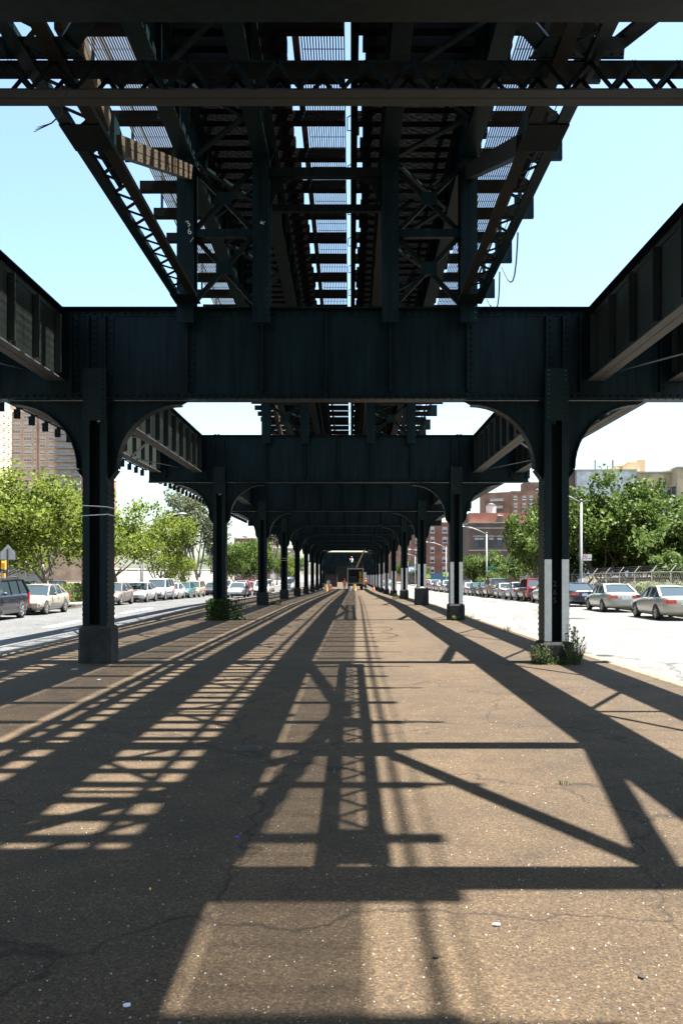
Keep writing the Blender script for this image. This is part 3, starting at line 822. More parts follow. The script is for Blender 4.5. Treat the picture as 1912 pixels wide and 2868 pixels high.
# yellow work beam and dark end wall of the tunnel
o = thing('work_beam', 'ochre painted beam slung between far columns under a bright gap', 'beam', at(802, 1271, 149.5))
b = MB(); b.bar((-3.9, 0, 0), (3.9, 0, 0), .25, .09); b.bar((-3.9, 0, .14), (3.9, 0, .14), .1, .16); b.build('beam_body', mat('ochre_paint', (.05,.028,.009), .7, noise=(1.5,5), base2=(.028,.018,.009)), o)
for x in (-3.7, 3.7): b = MB(); b.box(x-.05, x+.05, -.05, .05, .2, 1.2); b.build('hanger', M['steel'], o)
b = MB(); b.box(-8, 7.1, 288, 290, -3, 3.9); b.box(-8.2, 7.3, 287.8, 290.2, 3.9, 4.2)
o = tag(b.build('end_wall', M['conc_d']), 'dark masonry wall closing the far end of the tunnel', 'wall')
o = thing('low_shed', 'dim reddish site hut standing in the far tunnel, left of the truck', 'hut', (-4.2, 176, gz(176)))
b = MB(); b.box(-1.5, 1.5, -1.2, 1.2, 0, 2.5); b.build('hut_body', mat('dull_red_sheet', (.03,.016,.013), .8, noise=(2,5), base2=(.02,.013,.011)), o)
b = MB(); b.box(-1.6, 1.6, -1.3, 1.3, 2.5, 2.6); b.build('roof', M['steel_d'], o)
# ------------------------------------------------------------------ vehicles
PAINT = {}
def paint(nm, c, metal=.35, rough=.28):
    if nm not in PAINT:
        c = tuple(v*.92 for v in c); metal *= .6
        m = mat(nm + '_car_paint', c, rough, metal=metal, coat=.6, noise=(.8,4), base2=tuple(x*.86 for x in c))
        PAINT[nm] = m
    return PAINT[nm]
M['arch'] = M['dark']
M['trim'] = mat('grey_bumper_plastic', (.03,.03,.032), .6)
# each style: length, stations (t along length -.5 front .. .5 rear, bottom z, shoulder z, half width), greenhouse
STY = {
 'sedan': dict(L=4.6, st=[(-.5,.40,.60,.56),(-.485,.30,.67,.72),(-.45,.24,.72,.81),(-.36,.20,.79,.855),(-.20,.19,.90,.875),(-.10,.19,.93,.88),(.1,.19,.95,.885),(.25,.19,.98,.88),(.34,.20,1.0,.87),(.43,.22,1.0,.83),(.485,.30,.97,.76),(.5,.42,.86,.68)],
   gh=[(-.215,.90),(-.06,1.40),(.17,1.41),(.36,.99)], rw=.60, ww=.80, ax=(-.305,.275), wr=.315, pil=[-.02+.06,.2]),
 'wagon': dict(L=4.8, st=[(-.5,.42,.66,.60),(-.485,.32,.78,.76),(-.45,.26,.86,.85),(-.36,.24,.93,.885),(-.24,.23,1.03,.90),(-.10,.23,1.06,.905),(.1,.23,1.08,.91),(.3,.23,1.10,.905),(.42,.25,1.12,.89),(.485,.34,1.12,.84),(.5,.45,1.05,.78)],
   gh=[(-.25,1.04),(-.10,1.66),(.40,1.70),(.485,1.12)], rw=.66, ww=.83, ax=(-.30,.28), wr=.36, pil=[.06,.26]),
 'van': dict(L=5.0, st=[(-.5,.42,.72,.66),(-.485,.32,.9,.82),(-.45,.26,1.0,.9),(-.36,.24,1.1,.93),(-.24,.23,1.2,.94),(-.10,.23,1.22,.945),(.1,.23,1.24,.95),(.3,.23,1.25,.95),(.42,.25,1.25,.94),(.485,.34,1.25,.9),(.5,.45,1.2,.86)],
   gh=[(-.33,1.14),(-.20,1.95),(.46,2.02),(.49,1.25)], rw=.76, ww=.87, ax=(-.32,.29), wr=.37, pil=[.0,.25]),
}
def lofted(st, L):
    b = MB(); vs = []; n = 0
    for t, zb, zs, w in st:
        y = t*L
        half = [(0, zb), (w*.80, zb), (w*.96, zb+.07), (w, zb+(zs-zb)*.42), (w*.995, zb+(zs-zb)*.68), (w*.955, zs-.05), (w*.90, zs-.005), (w*.6, zs+.025), (0, zs+.04)]
        ring = half + [(-x, z) for x, z in half[-2:0:-1]]
        n = len(ring); vs += [(x, y, z) for x, z in ring]
    fs = []
    k = len(st)
    for i in range(k-1):
        for j in range(n): fs.append((i*n+j, (i+1)*n+j, (i+1)*n+(j+1)%n, i*n+(j+1)%n))
    fs.append(tuple(range(n))); fs.append(tuple(range((k-1)*n, k*n))[::-1])
    b.add(vs, fs); return b
def wid(st, t):
    for (a, b_) in zip(st, st[1:]):
        if t <= b_[0]:
            u = (t-a[0])/(b_[0]-a[0]); return [a[i]+(b_[i]-a[i])*u for i in range(4)]
    return st[-1]
def car_pieces(style, roofrack=False, cladding=False):
    """list of (part, parent part, MB, material key, smooth)"""
    S = STY[style]; L = S['L']; st = S['st']; P = []
    P.append(('body', None, lofted(st, L), 'paint', True))
    (t0,z0),(t1,z1),(t2,z2),(t3,z3) = S['gh']; rw, ww = S['rw'], S['ww']
    A = [(-ww+.04, t0*L, z0), (-rw, t1*L, z1), (-rw, t2*L, z2), (-ww+.03, t3*L, z3)]
    m0 = wid(st, t1); m2 = wid(st, t2)
    Bl = [(-m0[3]*.905, t1*L, m0[2]-.01), (-m2[3]*.905, t2*L, m2[2]-.01)]
    mir = lambda p: (-p[0], p[1], p[2])
    # glass shells
    g = MB(); g.add([A[0], mir(A[0]), mir(A[1]), A[1]], [(0,1,2,3)]); P.append(('windscreen', None, g, 'glass', False))
    g = MB(); g.add([A[3], mir(A[3]), mir(A[2]), A[2]], [(3,2,1,0)]); P.append(('rear_window', None, g, 'glass', False))
    for s in (-1, 1):
        f = (lambda p: p) if s < 0 else mir
        g = MB(); g.add([f(A[0]), f(A[1]), f(A[2]), f(A[3]), f(Bl[1]), f(Bl[0])], [(0,1,5),(1,2,4,5),(2,3,4)]); P.append(('side_windows', None, g, 'glass', False))
    # roof and pillars
    r = MB(); rr = []
    for (t, z, w) in ((t1-.012, z1-.02, rw+.012), (t1+.03, z1+.018, rw), ((t1+t2)/2, max(z1,z2)+.035, rw+.005), (t2-.03, z2+.02, rw), (t2+.012, z2-.02, rw+.012)):
        for x, dz in ((-w-.012,-.05), (-w*.93, .0), (-w*.4, .022), (w*.4, .022), (w*.93, .0), (w+.012,-.05)): rr.append((x, t*L, z+dz))
    fs = []
    for i in range(4):
        for j in range(5): fs.append((i*6+j, i*6+j+1, (i+1)*6+j+1, (i+1)*6+j))
    r.add(rr, fs); P.append(('roof', None, r, 'paint', True))
    p = MB()
    for s in (-1, 1):
        f = (lambda q: Vector(q)) if s < 0 else (lambda q: Vector(mir(q)))
        o = Vector((s*.012, 0, 0))
        p.bar(f(A[0])+o, f(A[1])+o, .05, .06); p.bar(f(A[3])+o, f(A[2])+o, .10 if style == 'sedan' else .12, .08)
        p.bar(f(A[1])+o, f(A[2])+o, .03, .05)
        for tp in S['pil']:
            u = (tp-t1)/(t2-t1); mm = wid(st, tp)
            top = Vector((s*(rw+.008), (t1+(t2-t1)*u)*L, z1+(z2-z1)*u)); bot = Vector((s*(mm[3]*.91+.008), tp*L+.03, mm[2]-.02))
            p.bar(bot, top, .06, .05 if style == 'sedan' else .08, up=(0,1,0))
    P.append(('pillars', None, p, 'paint', False))
    # wheels
    for ax in S['ax']:
        for s in (-1, 1):
            mm = wid(st, ax); w = mm[3]; y = ax*L; R_ = S['wr']
            a = MB(); pts = []
            for q in range(13):
                t = PI*q/12; pts.append((y+(R_+.065)*math.cos(t), R_+(R_+.065)*math.sin(t)))
            pts += [(y-(R_+.065), .17), (y+(R_+.065), .17)]
            xo = s*(w+.004); xi = s*(w-.20)
            a.prism(pts, 'x', min(xo,xi), max(xo,xi)); P.append(('wheel_arch', None, a, 'arch', False))
            t_ = MB(); xt0, xt1 = s*(w-.19), s*(w+.012)
            ring = []
            n = 18
            for (x, rr_) in ((xt0, R_*.62), (xt0, R_*.97), (xt0+s*.03, R_), (xt1-s*.03, R_), (xt1, R_*.965), (xt1, R_*.70)):
                for q in range(n): th = 2*PI*q/n; ring.append((x, y+rr_*math.cos(th), R_+rr_*math.sin(th)))
            fs = []
            for i in range(5):
                for q in range(n): fs.append((i*n+q, i*n+(q+1)%n, (i+1)*n+(q+1)%n, (i+1)*n+q))
            t_.add(ring, fs); P.append(('wheel', None, t_, 'black', True))
            h = MB(); ring = []
            for (x, rr_) in ((xt1-s*.012, R_*.705), (xt1-s*.006, R_*.62), (xt1-s*.045, R_*.56), (xt1-s*.05, R_*.2), (xt1-s*.01, R_*.15), (xt1-s*.01, .001)):
                for q in range(n): th = 2*PI*q/n; ring.append((x, y+rr_*math.cos(th), R_+rr_*math.sin(th)))
            h.add(ring, fs)
            for q in range(7):
                th = 2*PI*q/7; c, sn = math.cos(th), math.sin(th)
                h.bar((xt1-s*.022, y+.05*c, R_+.05*sn), (xt1-s*.022, y+R_*.62*c, R_+R_*.62*sn), .035, .05, up=(1,0,0))
            P.append(('rim', 'wheel', h, 'chrome', False))
    # lamps, plates, mirrors, trim
    yf, yr = -.5*L, .5*L
    zl = st[1][2]-.09
    hz = st[-2][2]-.12
    for s in (-1, 1):
        h = MB(); h.prism([(s*.30, zl-.07), (s*.30, zl+.06), (s*.62, zl+.07), (s*.74, zl+.02), (s*.74, zl-.06), (s*.5, zl-.085)][::s], 'y', yf+.035, yf+.12)
        h.box(min(s*.60,s*.80), max(s*.60,s*.80), yf+.09, yf+.30, zl-.05, zl+.055); P.append(('headlight', None, h, 'clear_l', False))
        k = MB()
        if style == 'sedan':
            k.box(min(s*.36,s*.735), max(s*.36,s*.735), yr-.12, yr+.004, hz-.13, hz+.03); k.box(min(s*.60,s*.80), max(s*.60,s*.80), yr-.24, yr-.03, hz-.12, hz+.03)
        else:
            k.box(min(s*.66,s*.865), max(s*.66,s*.865), yr-.14, yr-.02, hz-.42, hz+.12)
        P.append(('taillight', None, k, 'red_l', False))
        mr = MB(); ym = t0*L+.38; xm = wid(st, t0+.07)[3]
        mr.sphere((s*(xm+.10), ym, z0+.08), .11, .06, .075, 8, 5); mr.bar((s*(xm-.06), ym+.02, z0+.02), (s*(xm+.08), ym, z0+.06), .04, .04); P.append(('mirror', None, mr, 'trim', True))
        w = wid(st, 0)[3]
        d = MB(); zz = .52 if style == 'sedan' else .62
        d.box(min(s*(w-.02),s*(w+.012)), max(s*(w-.02),s*(w+.012)), -.30*L+.5, .275*L-.5, zz, zz+.06)
        for tp in (.0, .2): d.box(min(s*(w-.03),s*(w+.022)), max(s*(w-.03),s*(w+.022)), tp*L+.18, tp*L+.30, zz+.26, zz+.29)
        P.append(('side_trim', None, d, 'trim2', False))
    g = MB(); g.box(-.30, .30, yf+.012, yf+.06, zl-.045, zl+.05); g.box(-.45, .45, yf+.02, yf+.08, zl-.33, zl-.22); P.append(('grille', None, g, 'dark', False))
    bp = MB(); bp.prism([(.80,yf+.30),(.72,yf+.01),(.45,yf-.04),(-.45,yf-.04),(-.72,yf+.01),(-.80,yf+.30)], 'z', .38, .56); P.append(('front_bumper', None, bp, 'bump', False))
    bp = MB(); bp.prism([(-.80,yr-.30),(-.74,yr+.02),(-.5,yr+.06),(.5,yr+.06),(.74,yr+.02),(.80,yr-.30)], 'z', .40, .63); P.append(('rear_bumper', None, bp, 'bump', False))
    pz = .70 if style == 'sedan' else .72
    pl = MB(); pl.box(-.16, .16, yr-.03, yr+.012, pz-.02, pz+.13); P.append(('number_plate', None, pl, 'plate', False))
    if cladding:
        c = MB()
        for s in (-1, 1):
            w = wid(st, 0)[3]; c.box(min(s*(w-.03),s*(w+.02)), max(s*(w-.03),s*(w+.02)), -.30*L+.45, .28*L-.45, .27, .42)
        P.append(('running_board', None, c, 'trim', False))
    if roofrack:
        c = MB()
        for s in (-1, 1): c.tube([(s*.55, (t1+.03)*L, z1+.02), (s*.55, (t1+.05)*L, z1+.12), (s*.55, (t2-.05)*L, z2+.12), (s*.55, (t2-.03)*L, z2+.02)], .02, 5)
        for t in (.05, .2, .32): c.tube([(-.55, t*L, z2+.09), (.55, t*L, z2+.09)], .018, 5)
        P.append(('roof_rack', None, c, 'trim', False))
    return P
SETC = {}
def add_car(name, style, x, y, face, pn, pc, label, cat='car', group=None, detail=True, rack=False, clad=False, bumper='paint', s=1.0, metal=.35):
    """x, y = middle of the car; face +1 = nose towards the camera"""
    pm = paint(pn, pc, metal)
    g = gz(y) - .13
    rz = 0 if face > 0 else PI
    look = {'paint': pm, 'bump': pm if bumper == 'paint' else M[bumper], 'trim2': pm if not clad else M['trim'], 'glass': M['glass'], 'arch': M['dark']}
    key = (style, pn, rack, clad, detail)
    if key in SETC:
        o = dup(SETC[key], (x, y, g), rz); o['label'] = label
        if 'group' in o: del o['group']
        if group: o['group'] = group
        o.scale = (s, s, s); return o
    P = car_pieces(style, rack, clad)
    if not detail:
        big = MB(); mats = []; 
        for part, par, b, mk, sm in P:
            m = look.get(mk) or M[mk]
            if m not in mats: mats.append(m)
            big.add(b.v, b.f, mats.index(m))
        o = big.build(name, mats, None, False); tag(o, label, cat, group)
        o.location = (x, y, g); o.rotation_euler = (0,0,rz); o.scale = (s, s, s)
        SETC[key] = o; return o
    r = thing(name, label, cat, (x, y, g), rz, group); r.scale = (s, s, s)
    last = {}
    for part, par, b, mk, sm in P:
        o = b.build(part, look.get(mk) or M[mk], last[par] if par else r, sm); last[part] = o
    SETC[key] = r
    return r
GL = 'cars parked along the left kerb'; GR = 'cars parked along the right kerb'
XLc, XRc = -15.4, 13.78
def lc(*a, **k): return add_car(*a, group=GL, **k)
champ = (.30,.27,.225); silv = (.37,.38,.39); navy = (.012,.016,.034); blk = (.012,.013,.018)
add_car('parked_suv', 'wagon', XLc, 37.15, 1, 'black', blk, 'black sport utility car with roof rack cut off by the left edge', 'car', GL, rack=True, clad=True)
add_car('parked_sedan', 'sedan', XLc, 43.15, 1, 'champagne', champ, 'champagne sedan facing the camera, nearest whole car at the left kerb', 'car', GL)
add_car('parked_sedan', 'sedan', XLc, 56.7, 1, 'taupe', (.17,.145,.13), 'dark taupe sedan half hidden by the closest left column', 'car', GL)
add_car('parked_sedan', 'sedan', XLc, 63.8, 1, 'silver', silv, 'silver sedan parked left, directly before the lamp post', 'car', GL)
add_car('parked_suv', 'wagon', XLc, 69.9, 1, 'silver', silv, 'silver sport utility car standing tallest in the left parked row', 'car', GL, clad=True, bumper='trim')
add_car('parked_sedan', 'sedan', XLc, 75.2, 1, 'pale_silver', (.44,.45,.45), 'pale silver sedan just behind the silver sport utility car', 'car', GL, s=.96)
add_car('parked_sedan', 'sedan', XLc, 80.4, 1, 'teal_green', (.05,.14,.14), 'dark teal sedan parked left near the poplar trunks', 'car', GL)
add_car('parked_wagon', 'wagon', XLc, 85.8, 1, 'tan', (.33,.27,.19), 'tan wagon last in the close left parked row', 'car', GL, s=.92)
# right kerb, tails to the camera
add_car('parked_sedan', 'sedan', XRc, 38.2, -1, 'champagne', champ, 'champagne sedan seen from behind, cut by the right edge', 'car', GR)
add_car('parked_sedan', 'sedan', XRc, 46.1, -1, 'sage_silver', (.28,.29,.255), 'sage silver sedan with red tail lamps before the wire fence', 'car', GR)
add_car('parked_sedan', 'sedan', XRc, 53.6, -1, 'navy', navy, 'navy sedan just right of the white striped column', 'car', GR)
add_car('parked_sedan', 'sedan', XRc, 60.7, -1, 'white', (.48,.48,.47), 'white sedan partly hidden by the closest right column', 'car', GR, metal=0)
add_car('parked_suv', 'wagon', XRc, 66.2, -1, 'maroon', (.13,.010,.012), 'maroon sport utility car with red tailgate, left of the closest right column', 'car', GR, s=1.0, metal=.15)
add_car('parked_sedan', 'sedan', XRc, 71.7, -1, 'white', (.48,.48,.47), 'white sedan behind the maroon sport utility car', 'car', GR, metal=0)
add_car('parked_sedan', 'sedan', XRc, 77.9, -1, 'silver', silv, 'small silver sedan between the white sedan and the minivan', 'car', GR, s=.95)
add_car('parked_minivan', 'wagon', XRc, 83.4, -1, 'bronze', (.30,.25,.19), 'bronze minivan with pale roof and dark rear window', 'car', GR, s=1.06)
add_car('parked_sedan', 'sedan', XRc, 88.7, -1, 'charcoal', (.05,.055,.06), 'charcoal sedan beyond the bronze minivan', 'car', GR)
add_car('parked_sedan', 'sedan', XRc, 94.3, -1, 'bottle_green', (.015,.07,.065), 'bottle green sedan parked beside the second right column', 'car', GR)
add_car('parked_sedan', 'sedan', XRc, 100.5, -1, 'white', (.48,.48,.47), 'white sedan just beyond the bottle green one', 'car', GR, metal=0)
fc = [('charcoal',(.05,.055,.06)), ('silver',silv), ('navy',navy), ('white',(.48,.48,.47)), ('champagne',champ), ('black',blk), ('silver',silv), ('red',(.35,.02,.02)), ('charcoal',(.05,.055,.06)), ('white',(.48,.48,.47)), ('silver',silv)]
for q, (pn, pc) in enumerate(fc):
    add_car('parked_car', 'sedan' if q % 3 else 'wagon', XRc + rnd.uniform(-.15,.15), 107 + q*6.1, -1, pn+'_far', pc, 'one of the tiny far parked cars between the right columns, %s' % pn.replace('_', ' '), 'car', GR, detail=False)
    add_car('parked_car', 'wagon' if q % 3 == 1 else 'sedan', XLc + rnd.uniform(-.15,.15), 98 + q*6.1, 1, pn+'_far', pc, 'one of the tiny far parked cars between the left columns, %s' % pn.replace('_', ' '), 'car', GL, detail=False)
# traffic on the left road
add_car('moving_sedan', 'sedan', -10.75, 83.5, 1, 'white', (.48,.48,.47), 'white sedan driving towards the camera on the left road', 'car', None, metal=0)
add_car('moving_car', 'sedan', -11.6, 93, 1, 'red', (.40,.02,.025), 'red car behind the white sedan on the left road', 'car', None, metal=.1)
add_car('moving_suv', 'wagon', -10.0, 99, 1, 'cream', (.52,.50,.45), 'cream sport utility car driving close to the left columns', 'car', None, clad=True, bumper='trim')
add_car('moving_van', 'van', -10.2, 142, 1, 'white', (.48,.48,.47), 'small white van far along the left road between two columns', 'van', None, metal=0)
add_car('moving_car', 'sedan', -12.2, 128, 1, 'silver', silv, 'silver car far along the left road beside dark figures', 'car', None)
add_car('moving_car', 'sedan', 8.6, 205, -1, 'white_far', (.48,.48,.47), 'white car tiny in the far right road by the shop', 'car', None, detail=False)
# cars in the lot behind the hedges
for q, (x, y, pn, pc, lab) in enumerate([(-22.6, 61, 'slate_blue', (.05,.10,.18), 'slate blue car in the lot behind the tall hedge'), (-24.5, 52, 'navy', navy, 'dark car roof in the lot behind the champagne sedan'), (-26.5, 55.5, 'silver', silv, 'silver car roof in the lot, left of the tree trunk'), (-22.8, 68.5, 'charcoal', (.05,.055,.06), 'charcoal car roof behind the taupe sedan')]):
    o = add_car('lot_car', 'sedan', x, y, 1, pn, pc, lab, 'car', 'cars in the lot behind the hedge'); o.rotation_euler = (0, 0, PI/2 + .1*q); o.location.z += .11

# ------------------------------------------------------------------ the work truck
tx, ty = .75, 137.2
tr = thing('work_truck', 'white box truck with open back and raised boom, in the tunnel centre', 'truck', (tx, ty, gz(135)))
M['tw'] = mat('dull_white_truck', (.36,.36,.335), .5, noise=(1.2,6), base2=(.25,.245,.23))
b = MB()
b.box(-1.3, -1.14, 0, 5, 1.05, 3.45); b.box(1.14, 1.3, 0, 5, 1.05, 3.45); b.box(-1.139, 1.139, 0, 5, 3.25, 3.45); b.box(-1.139, 1.139, 4.9, 5, 1.05, 3.249); b.box(-1.139, 1.139, .02, 4.899, 1.0, 1.12)
b.build('box_body', M['tw'], tr)
b = MB(); b.box(.55, 1.1, .3, 1.0, 1.13, 1.9); b.box(.60, 1.0, .3, .9, 2.0, 2.9); b.build('yellow_lockers', mat('locker_yellow', (.42,.24,.03), .6), tr)
b = MB(); b.box(-1.1, .3, 1.2, 4.5, 1.13, 2.2); b.build('load', M['trim'], tr)
b = MB(); b.box(-1.25, 1.25, -.25, .01, .62, .98); b.box(-.9, .9, 0, 6, .6, .99); b.build('rear_bumper', M['dark'], tr)
for s in (-1, 1):
    for y in (1.2, 6.6):
        b = MB(); b.tube([(s*.78, y, .5), (s*1.22, y, .5)], .5, 16); b.build('wheel', M['black'], tr)
    b = MB(); b.box(s*1.05-.09, s*1.05+.09, -.27, -.252, .72, .88); b.build('taillight', M['red_l'], tr)
b = MB(); b.prism([(5.2,.7),(7.4,.7),(7.4,1.7),(6.9,1.85),(6.5,2.6),(5.2,2.6)], 'x', -1.15, 1.15); b.build('cab', M['tw'], tr)
b = MB(); b.box(1.301, 1.75, .6, 3.4, .9, 2.75); b.build('side_cabinet', M['tw'], tr)
b = MB()
for x in (-1.2, -.2, 1.2):
    for y in (.2, 4.6): b.bar((x, y, 3.45), (x, y, 4.35), .05, .05, (0,1,0))
for z in (3.9, 4.35): b.bar((-1.2, .2, z), (1.2, .2, z), .05, .05); b.bar((-1.2, 4.6, z), (1.2, 4.6, z), .05, .05); b.bar((-1.2, .2, z), (-1.2, 4.6, z), .05, .05); b.bar((1.2, .2, z), (1.2, 4.6, z), .05, .05)
b.build('roof_rail', M['trim'], tr)
b = MB(); b.bar((.1, 1.2, 3.5), (1.35, .2, 6.15), .14, .18); b.bar((1.35, .2, 6.15), (1.45, -.6, 6.35), .12, .14); b.build('boom', mat('boom_yellow', (.40,.26,.05), .5, noise=(2,4), base2=(.28,.17,.04)), tr)
# ------------------------------------------------------------------ people (far away, on the truck and pavements)
M['skin'] = mat('skin_tone', (.30,.17,.11), .6)
M['hiviz'] = mat('orange_vest_cloth', (.80,.16,.02), .7)
M['jean'] = mat('dark_trouser_cloth', (.025,.03,.045), .85)
M['tee'] = mat('pale_shirt_cloth', (.55,.56,.58), .85)
M['hatw'] = mat('white_hard_hat', (.75,.75,.72), .4)
M['hair'] = mat('dark_hair', (.02,.015,.012), .8)
def skinned(name, verts, edges, radii, m, parent=None):
    me = bpy.data.meshes.new(name); me.from_pydata(verts, edges, []); me.update()
    o = bpy.data.objects.new(name, me); col.objects.link(o)
    md = o.modifiers.new('skin', 'SKIN'); md.use_smooth_shade = True
    for sv, r in zip(me.skin_vertices[0].data, radii): sv.radius = (r, r)
    me.skin_vertices[0].data[0].use_root = True
    ss = o.modifiers.new('sub', 'SUBSURF'); ss.levels = 1; ss.render_levels = 1
    dg = bpy.context.evaluated_depsgraph_get()
    dg.update()
    nm = bpy.data.meshes.new_from_object(o.evaluated_get(dg)); o.modifiers.clear(); o.data = nm
    nm.materials.clear(); nm.materials.append(m)
    if parent is not None: o.parent = parent
    return o
def person(label, loc, rz, shirt, legs, hat, arm=.15, stride=.08, cat='person'):
    # pelvis, spine, neck, head, arms with elbows and wrists, legs with knees and ankles
    V = [(0,0,.95),(0,0,1.15),(0,.01,1.38),(0,0,1.50),(0,-.02,1.62),(0,-.02,1.74),
         (-.19,.01,1.42),(-.24,-.02,1.16),(-.25,-.02-arm,.95),(-.25,-.05-arm,.86),(.19,.01,1.42),(.25,.0,1.16),(.24,-.04-arm,.98),(.24,-.08-arm,.90),
         (-.10,0,.88),(-.11,-stride,.50),(-.11,-stride*.6,.09),(-.11,-stride*.6-.15,.04),(.10,0,.88),(.11,stride*.6,.50),(.11,stride*1.4,.10),(.11,stride*1.4-.15,.04)]
    E = [(0,1),(1,2),(2,3),(3,4),(4,5),(2,6),(6,7),(7,8),(8,9),(2,10),(10,11),(11,12),(12,13),(0,14),(14,15),(15,16),(16,17),(0,18),(18,19),(19,20),(20,21)]
    Rr = [.15,.14,.16,.06,.10,.085,.07,.05,.038,.035,.07,.05,.038,.035,.10,.065,.05,.04,.10,.065,.05,.04]
    o = skinned('person', V, E, Rr, M['skin']); o.location = loc; o.rotation_euler = (0,0,rz)
    me = o.data; me.materials.append(legs)
    for p in me.polygons: p.material_index = 1 if p.center.z < .93 and abs(p.center.x) < .19 else 0
    tag(o, label, cat)
    b = MB(); ring = []
    zs = [(.90,.185,.15),(1.05,.175,.14),(1.25,.195,.155),(1.40,.215,.15),(1.47,.15,.12),(1.50,.08,.08)]
    for z, rx, ry in zs:
        for q in range(12): t = 2*PI*q/12; ring.append((rx*math.cos(t), ry*math.sin(t), z))
    fs = [(i*12+q, i*12+(q+1)%12, (i+1)*12+(q+1)%12, (i+1)*12+q) for i in range(5) for q in range(12)]
    b.add(ring, fs)
    for s in (-1, 1): b.tube([(s*.18,.01,1.43), (s*.25,-.01,1.20)], [.085,.07], 8)
    b.build('vest' if shirt is M['hiviz'] else 'shirt', shirt, o, True)
    if shirt is M['hiviz']:
        b = MB()
        for z in (1.08, 1.26): b.tube([(.0+.205*math.cos(t), .165*math.sin(t), z) for t in [2*PI*q/12 for q in range(13)]], .018, 4)
        b.build('reflective_band', M['hatw'], o)
    b = MB(); b.sphere((0,-.02,1.735), .115, .13, .10, 10, 6)
    if hat: b.box(-.11, .11, -.20, -.05, 1.71, 1.725)
    b.build('hard_hat' if hat else 'hair', M['hatw'] if hat is True else (hat or M['hair']), o, True)
    f = MB(); f.sphere((0,-.125,1.655), .016, .02, .022, 6, 4)
    f.build('nose', M['skin'], o)
    return o
M['hato'] = mat('red_hard_hat', (.6,.05,.03), .4)
person('worker in orange vest and red hard hat standing left of the truck tail', (-.92, 134.2, gz(134)), PI, M['hiviz'], M['jean'], M['hato'])
person('worker in orange vest standing at the right side of the truck', (2.3, 134.8, gz(134)), 2.2, M['hiviz'], M['jean'], M['hato'], stride=.02)
person('worker in white shirt raised on the truck roof platform', (.15, 137.5, gz(135)+3.46), .4, M['tee'], M['jean'], M['hato'], arm=.3, stride=.03)
person('pedestrian in blue jeans and pale shirt beside the orange barrels', (-3.35, 131, gz(131)), .3, M['tee'], mat('blue_jean_cloth', (.05,.10,.22), .85), None)
person('pedestrian in a white shirt on the left sidewalk, beyond the white sedan', (-17.2, 99, gz(99)), 0, M['tee'], M['jean'], M['hatw'])
person('pedestrian in a red top on the left sidewalk near the poplars', (-17.1, 92, gz(92)), PI, mat('red_top_cloth', (.45,.05,.04), .85), M['jean'], None)
# orange barrels, cones, hydrant-like red stand
M['cone'] = mat('orange_cone_plastic', (.85,.17,.02), .5)
M['coney'] = mat('amber_barrel_plastic', (.80,.42,.03), .5)
def barrel(loc, lab, c):
    o = thing('traffic_barrel', lab, 'barrel', loc)
    for i, (z0, z1, r0, r1, m) in enumerate([(.03,.25,.29,.28,c), (.25,.42,.28,.27,M['white_p']), (.42,.62,.27,.255,c), (.62,.78,.255,.245,M['white_p']), (.78,1.0,.245,.22,c)]):
        b = MB(); b.tube([(0,0,z0),(0,0,z1)], [r0,r1], 14); b.build('band' if m is M['white_p'] else 'barrel_body', m, o, False)
    b = MB(); b.tube([(0,0,0),(0,0,.03)], .38, 14); b.build('base', M['black'], o)
def cone(loc, lab):
    o = thing('traffic_cone', lab, 'cone', loc)
    b = MB(); b.box(-.2,.2,-.2,.2,0,.04); b.build('base', M['black'], o)
    b = MB(); b.tube([(0,0,.04),(0,0,.35)], [.15,.10], 12); b.tube([(0,0,.52),(0,0,.78)], [.07,.03], 12); b.build('cone_body', M['cone'], o)
    b = MB(); b.tube([(0,0,.35),(0,0,.52)], [.10,.07], 12); b.build('collar', M['white_p'], o)
barrel((-3.55, 126, gz(126)), 'amber traffic barrel, left one of the pair beside the pedestrian', M['coney'])
barrel((-3.0, 128.5, gz(128)), 'orange traffic barrel, right one of the pair beside the pedestrian', M['cone'])
barrel((.55, 127.5, gz(127)), 'amber and red traffic barrel behind the truck tail', M['coney'])
cone((3.35, 126, gz(126)), 'orange traffic cone near the right columns in the tunnel')
o = thing('plastic_bucket', 'pale bucket on the pavement between worker and barrel', 'bucket', (-.1, 129, gz(129)))
b = MB(); b.tube([(0,0,0),(0,0,.62)], [.19,.24], 12); b.build('bucket_body', M['tee'], o); b = MB(); b.tube([(-.24,0,.62),(-.18,0,.8),(0,0,.86),(.18,0,.8),(.24,0,.62)], .012, 5); b.build('handle', M['galv'], o)
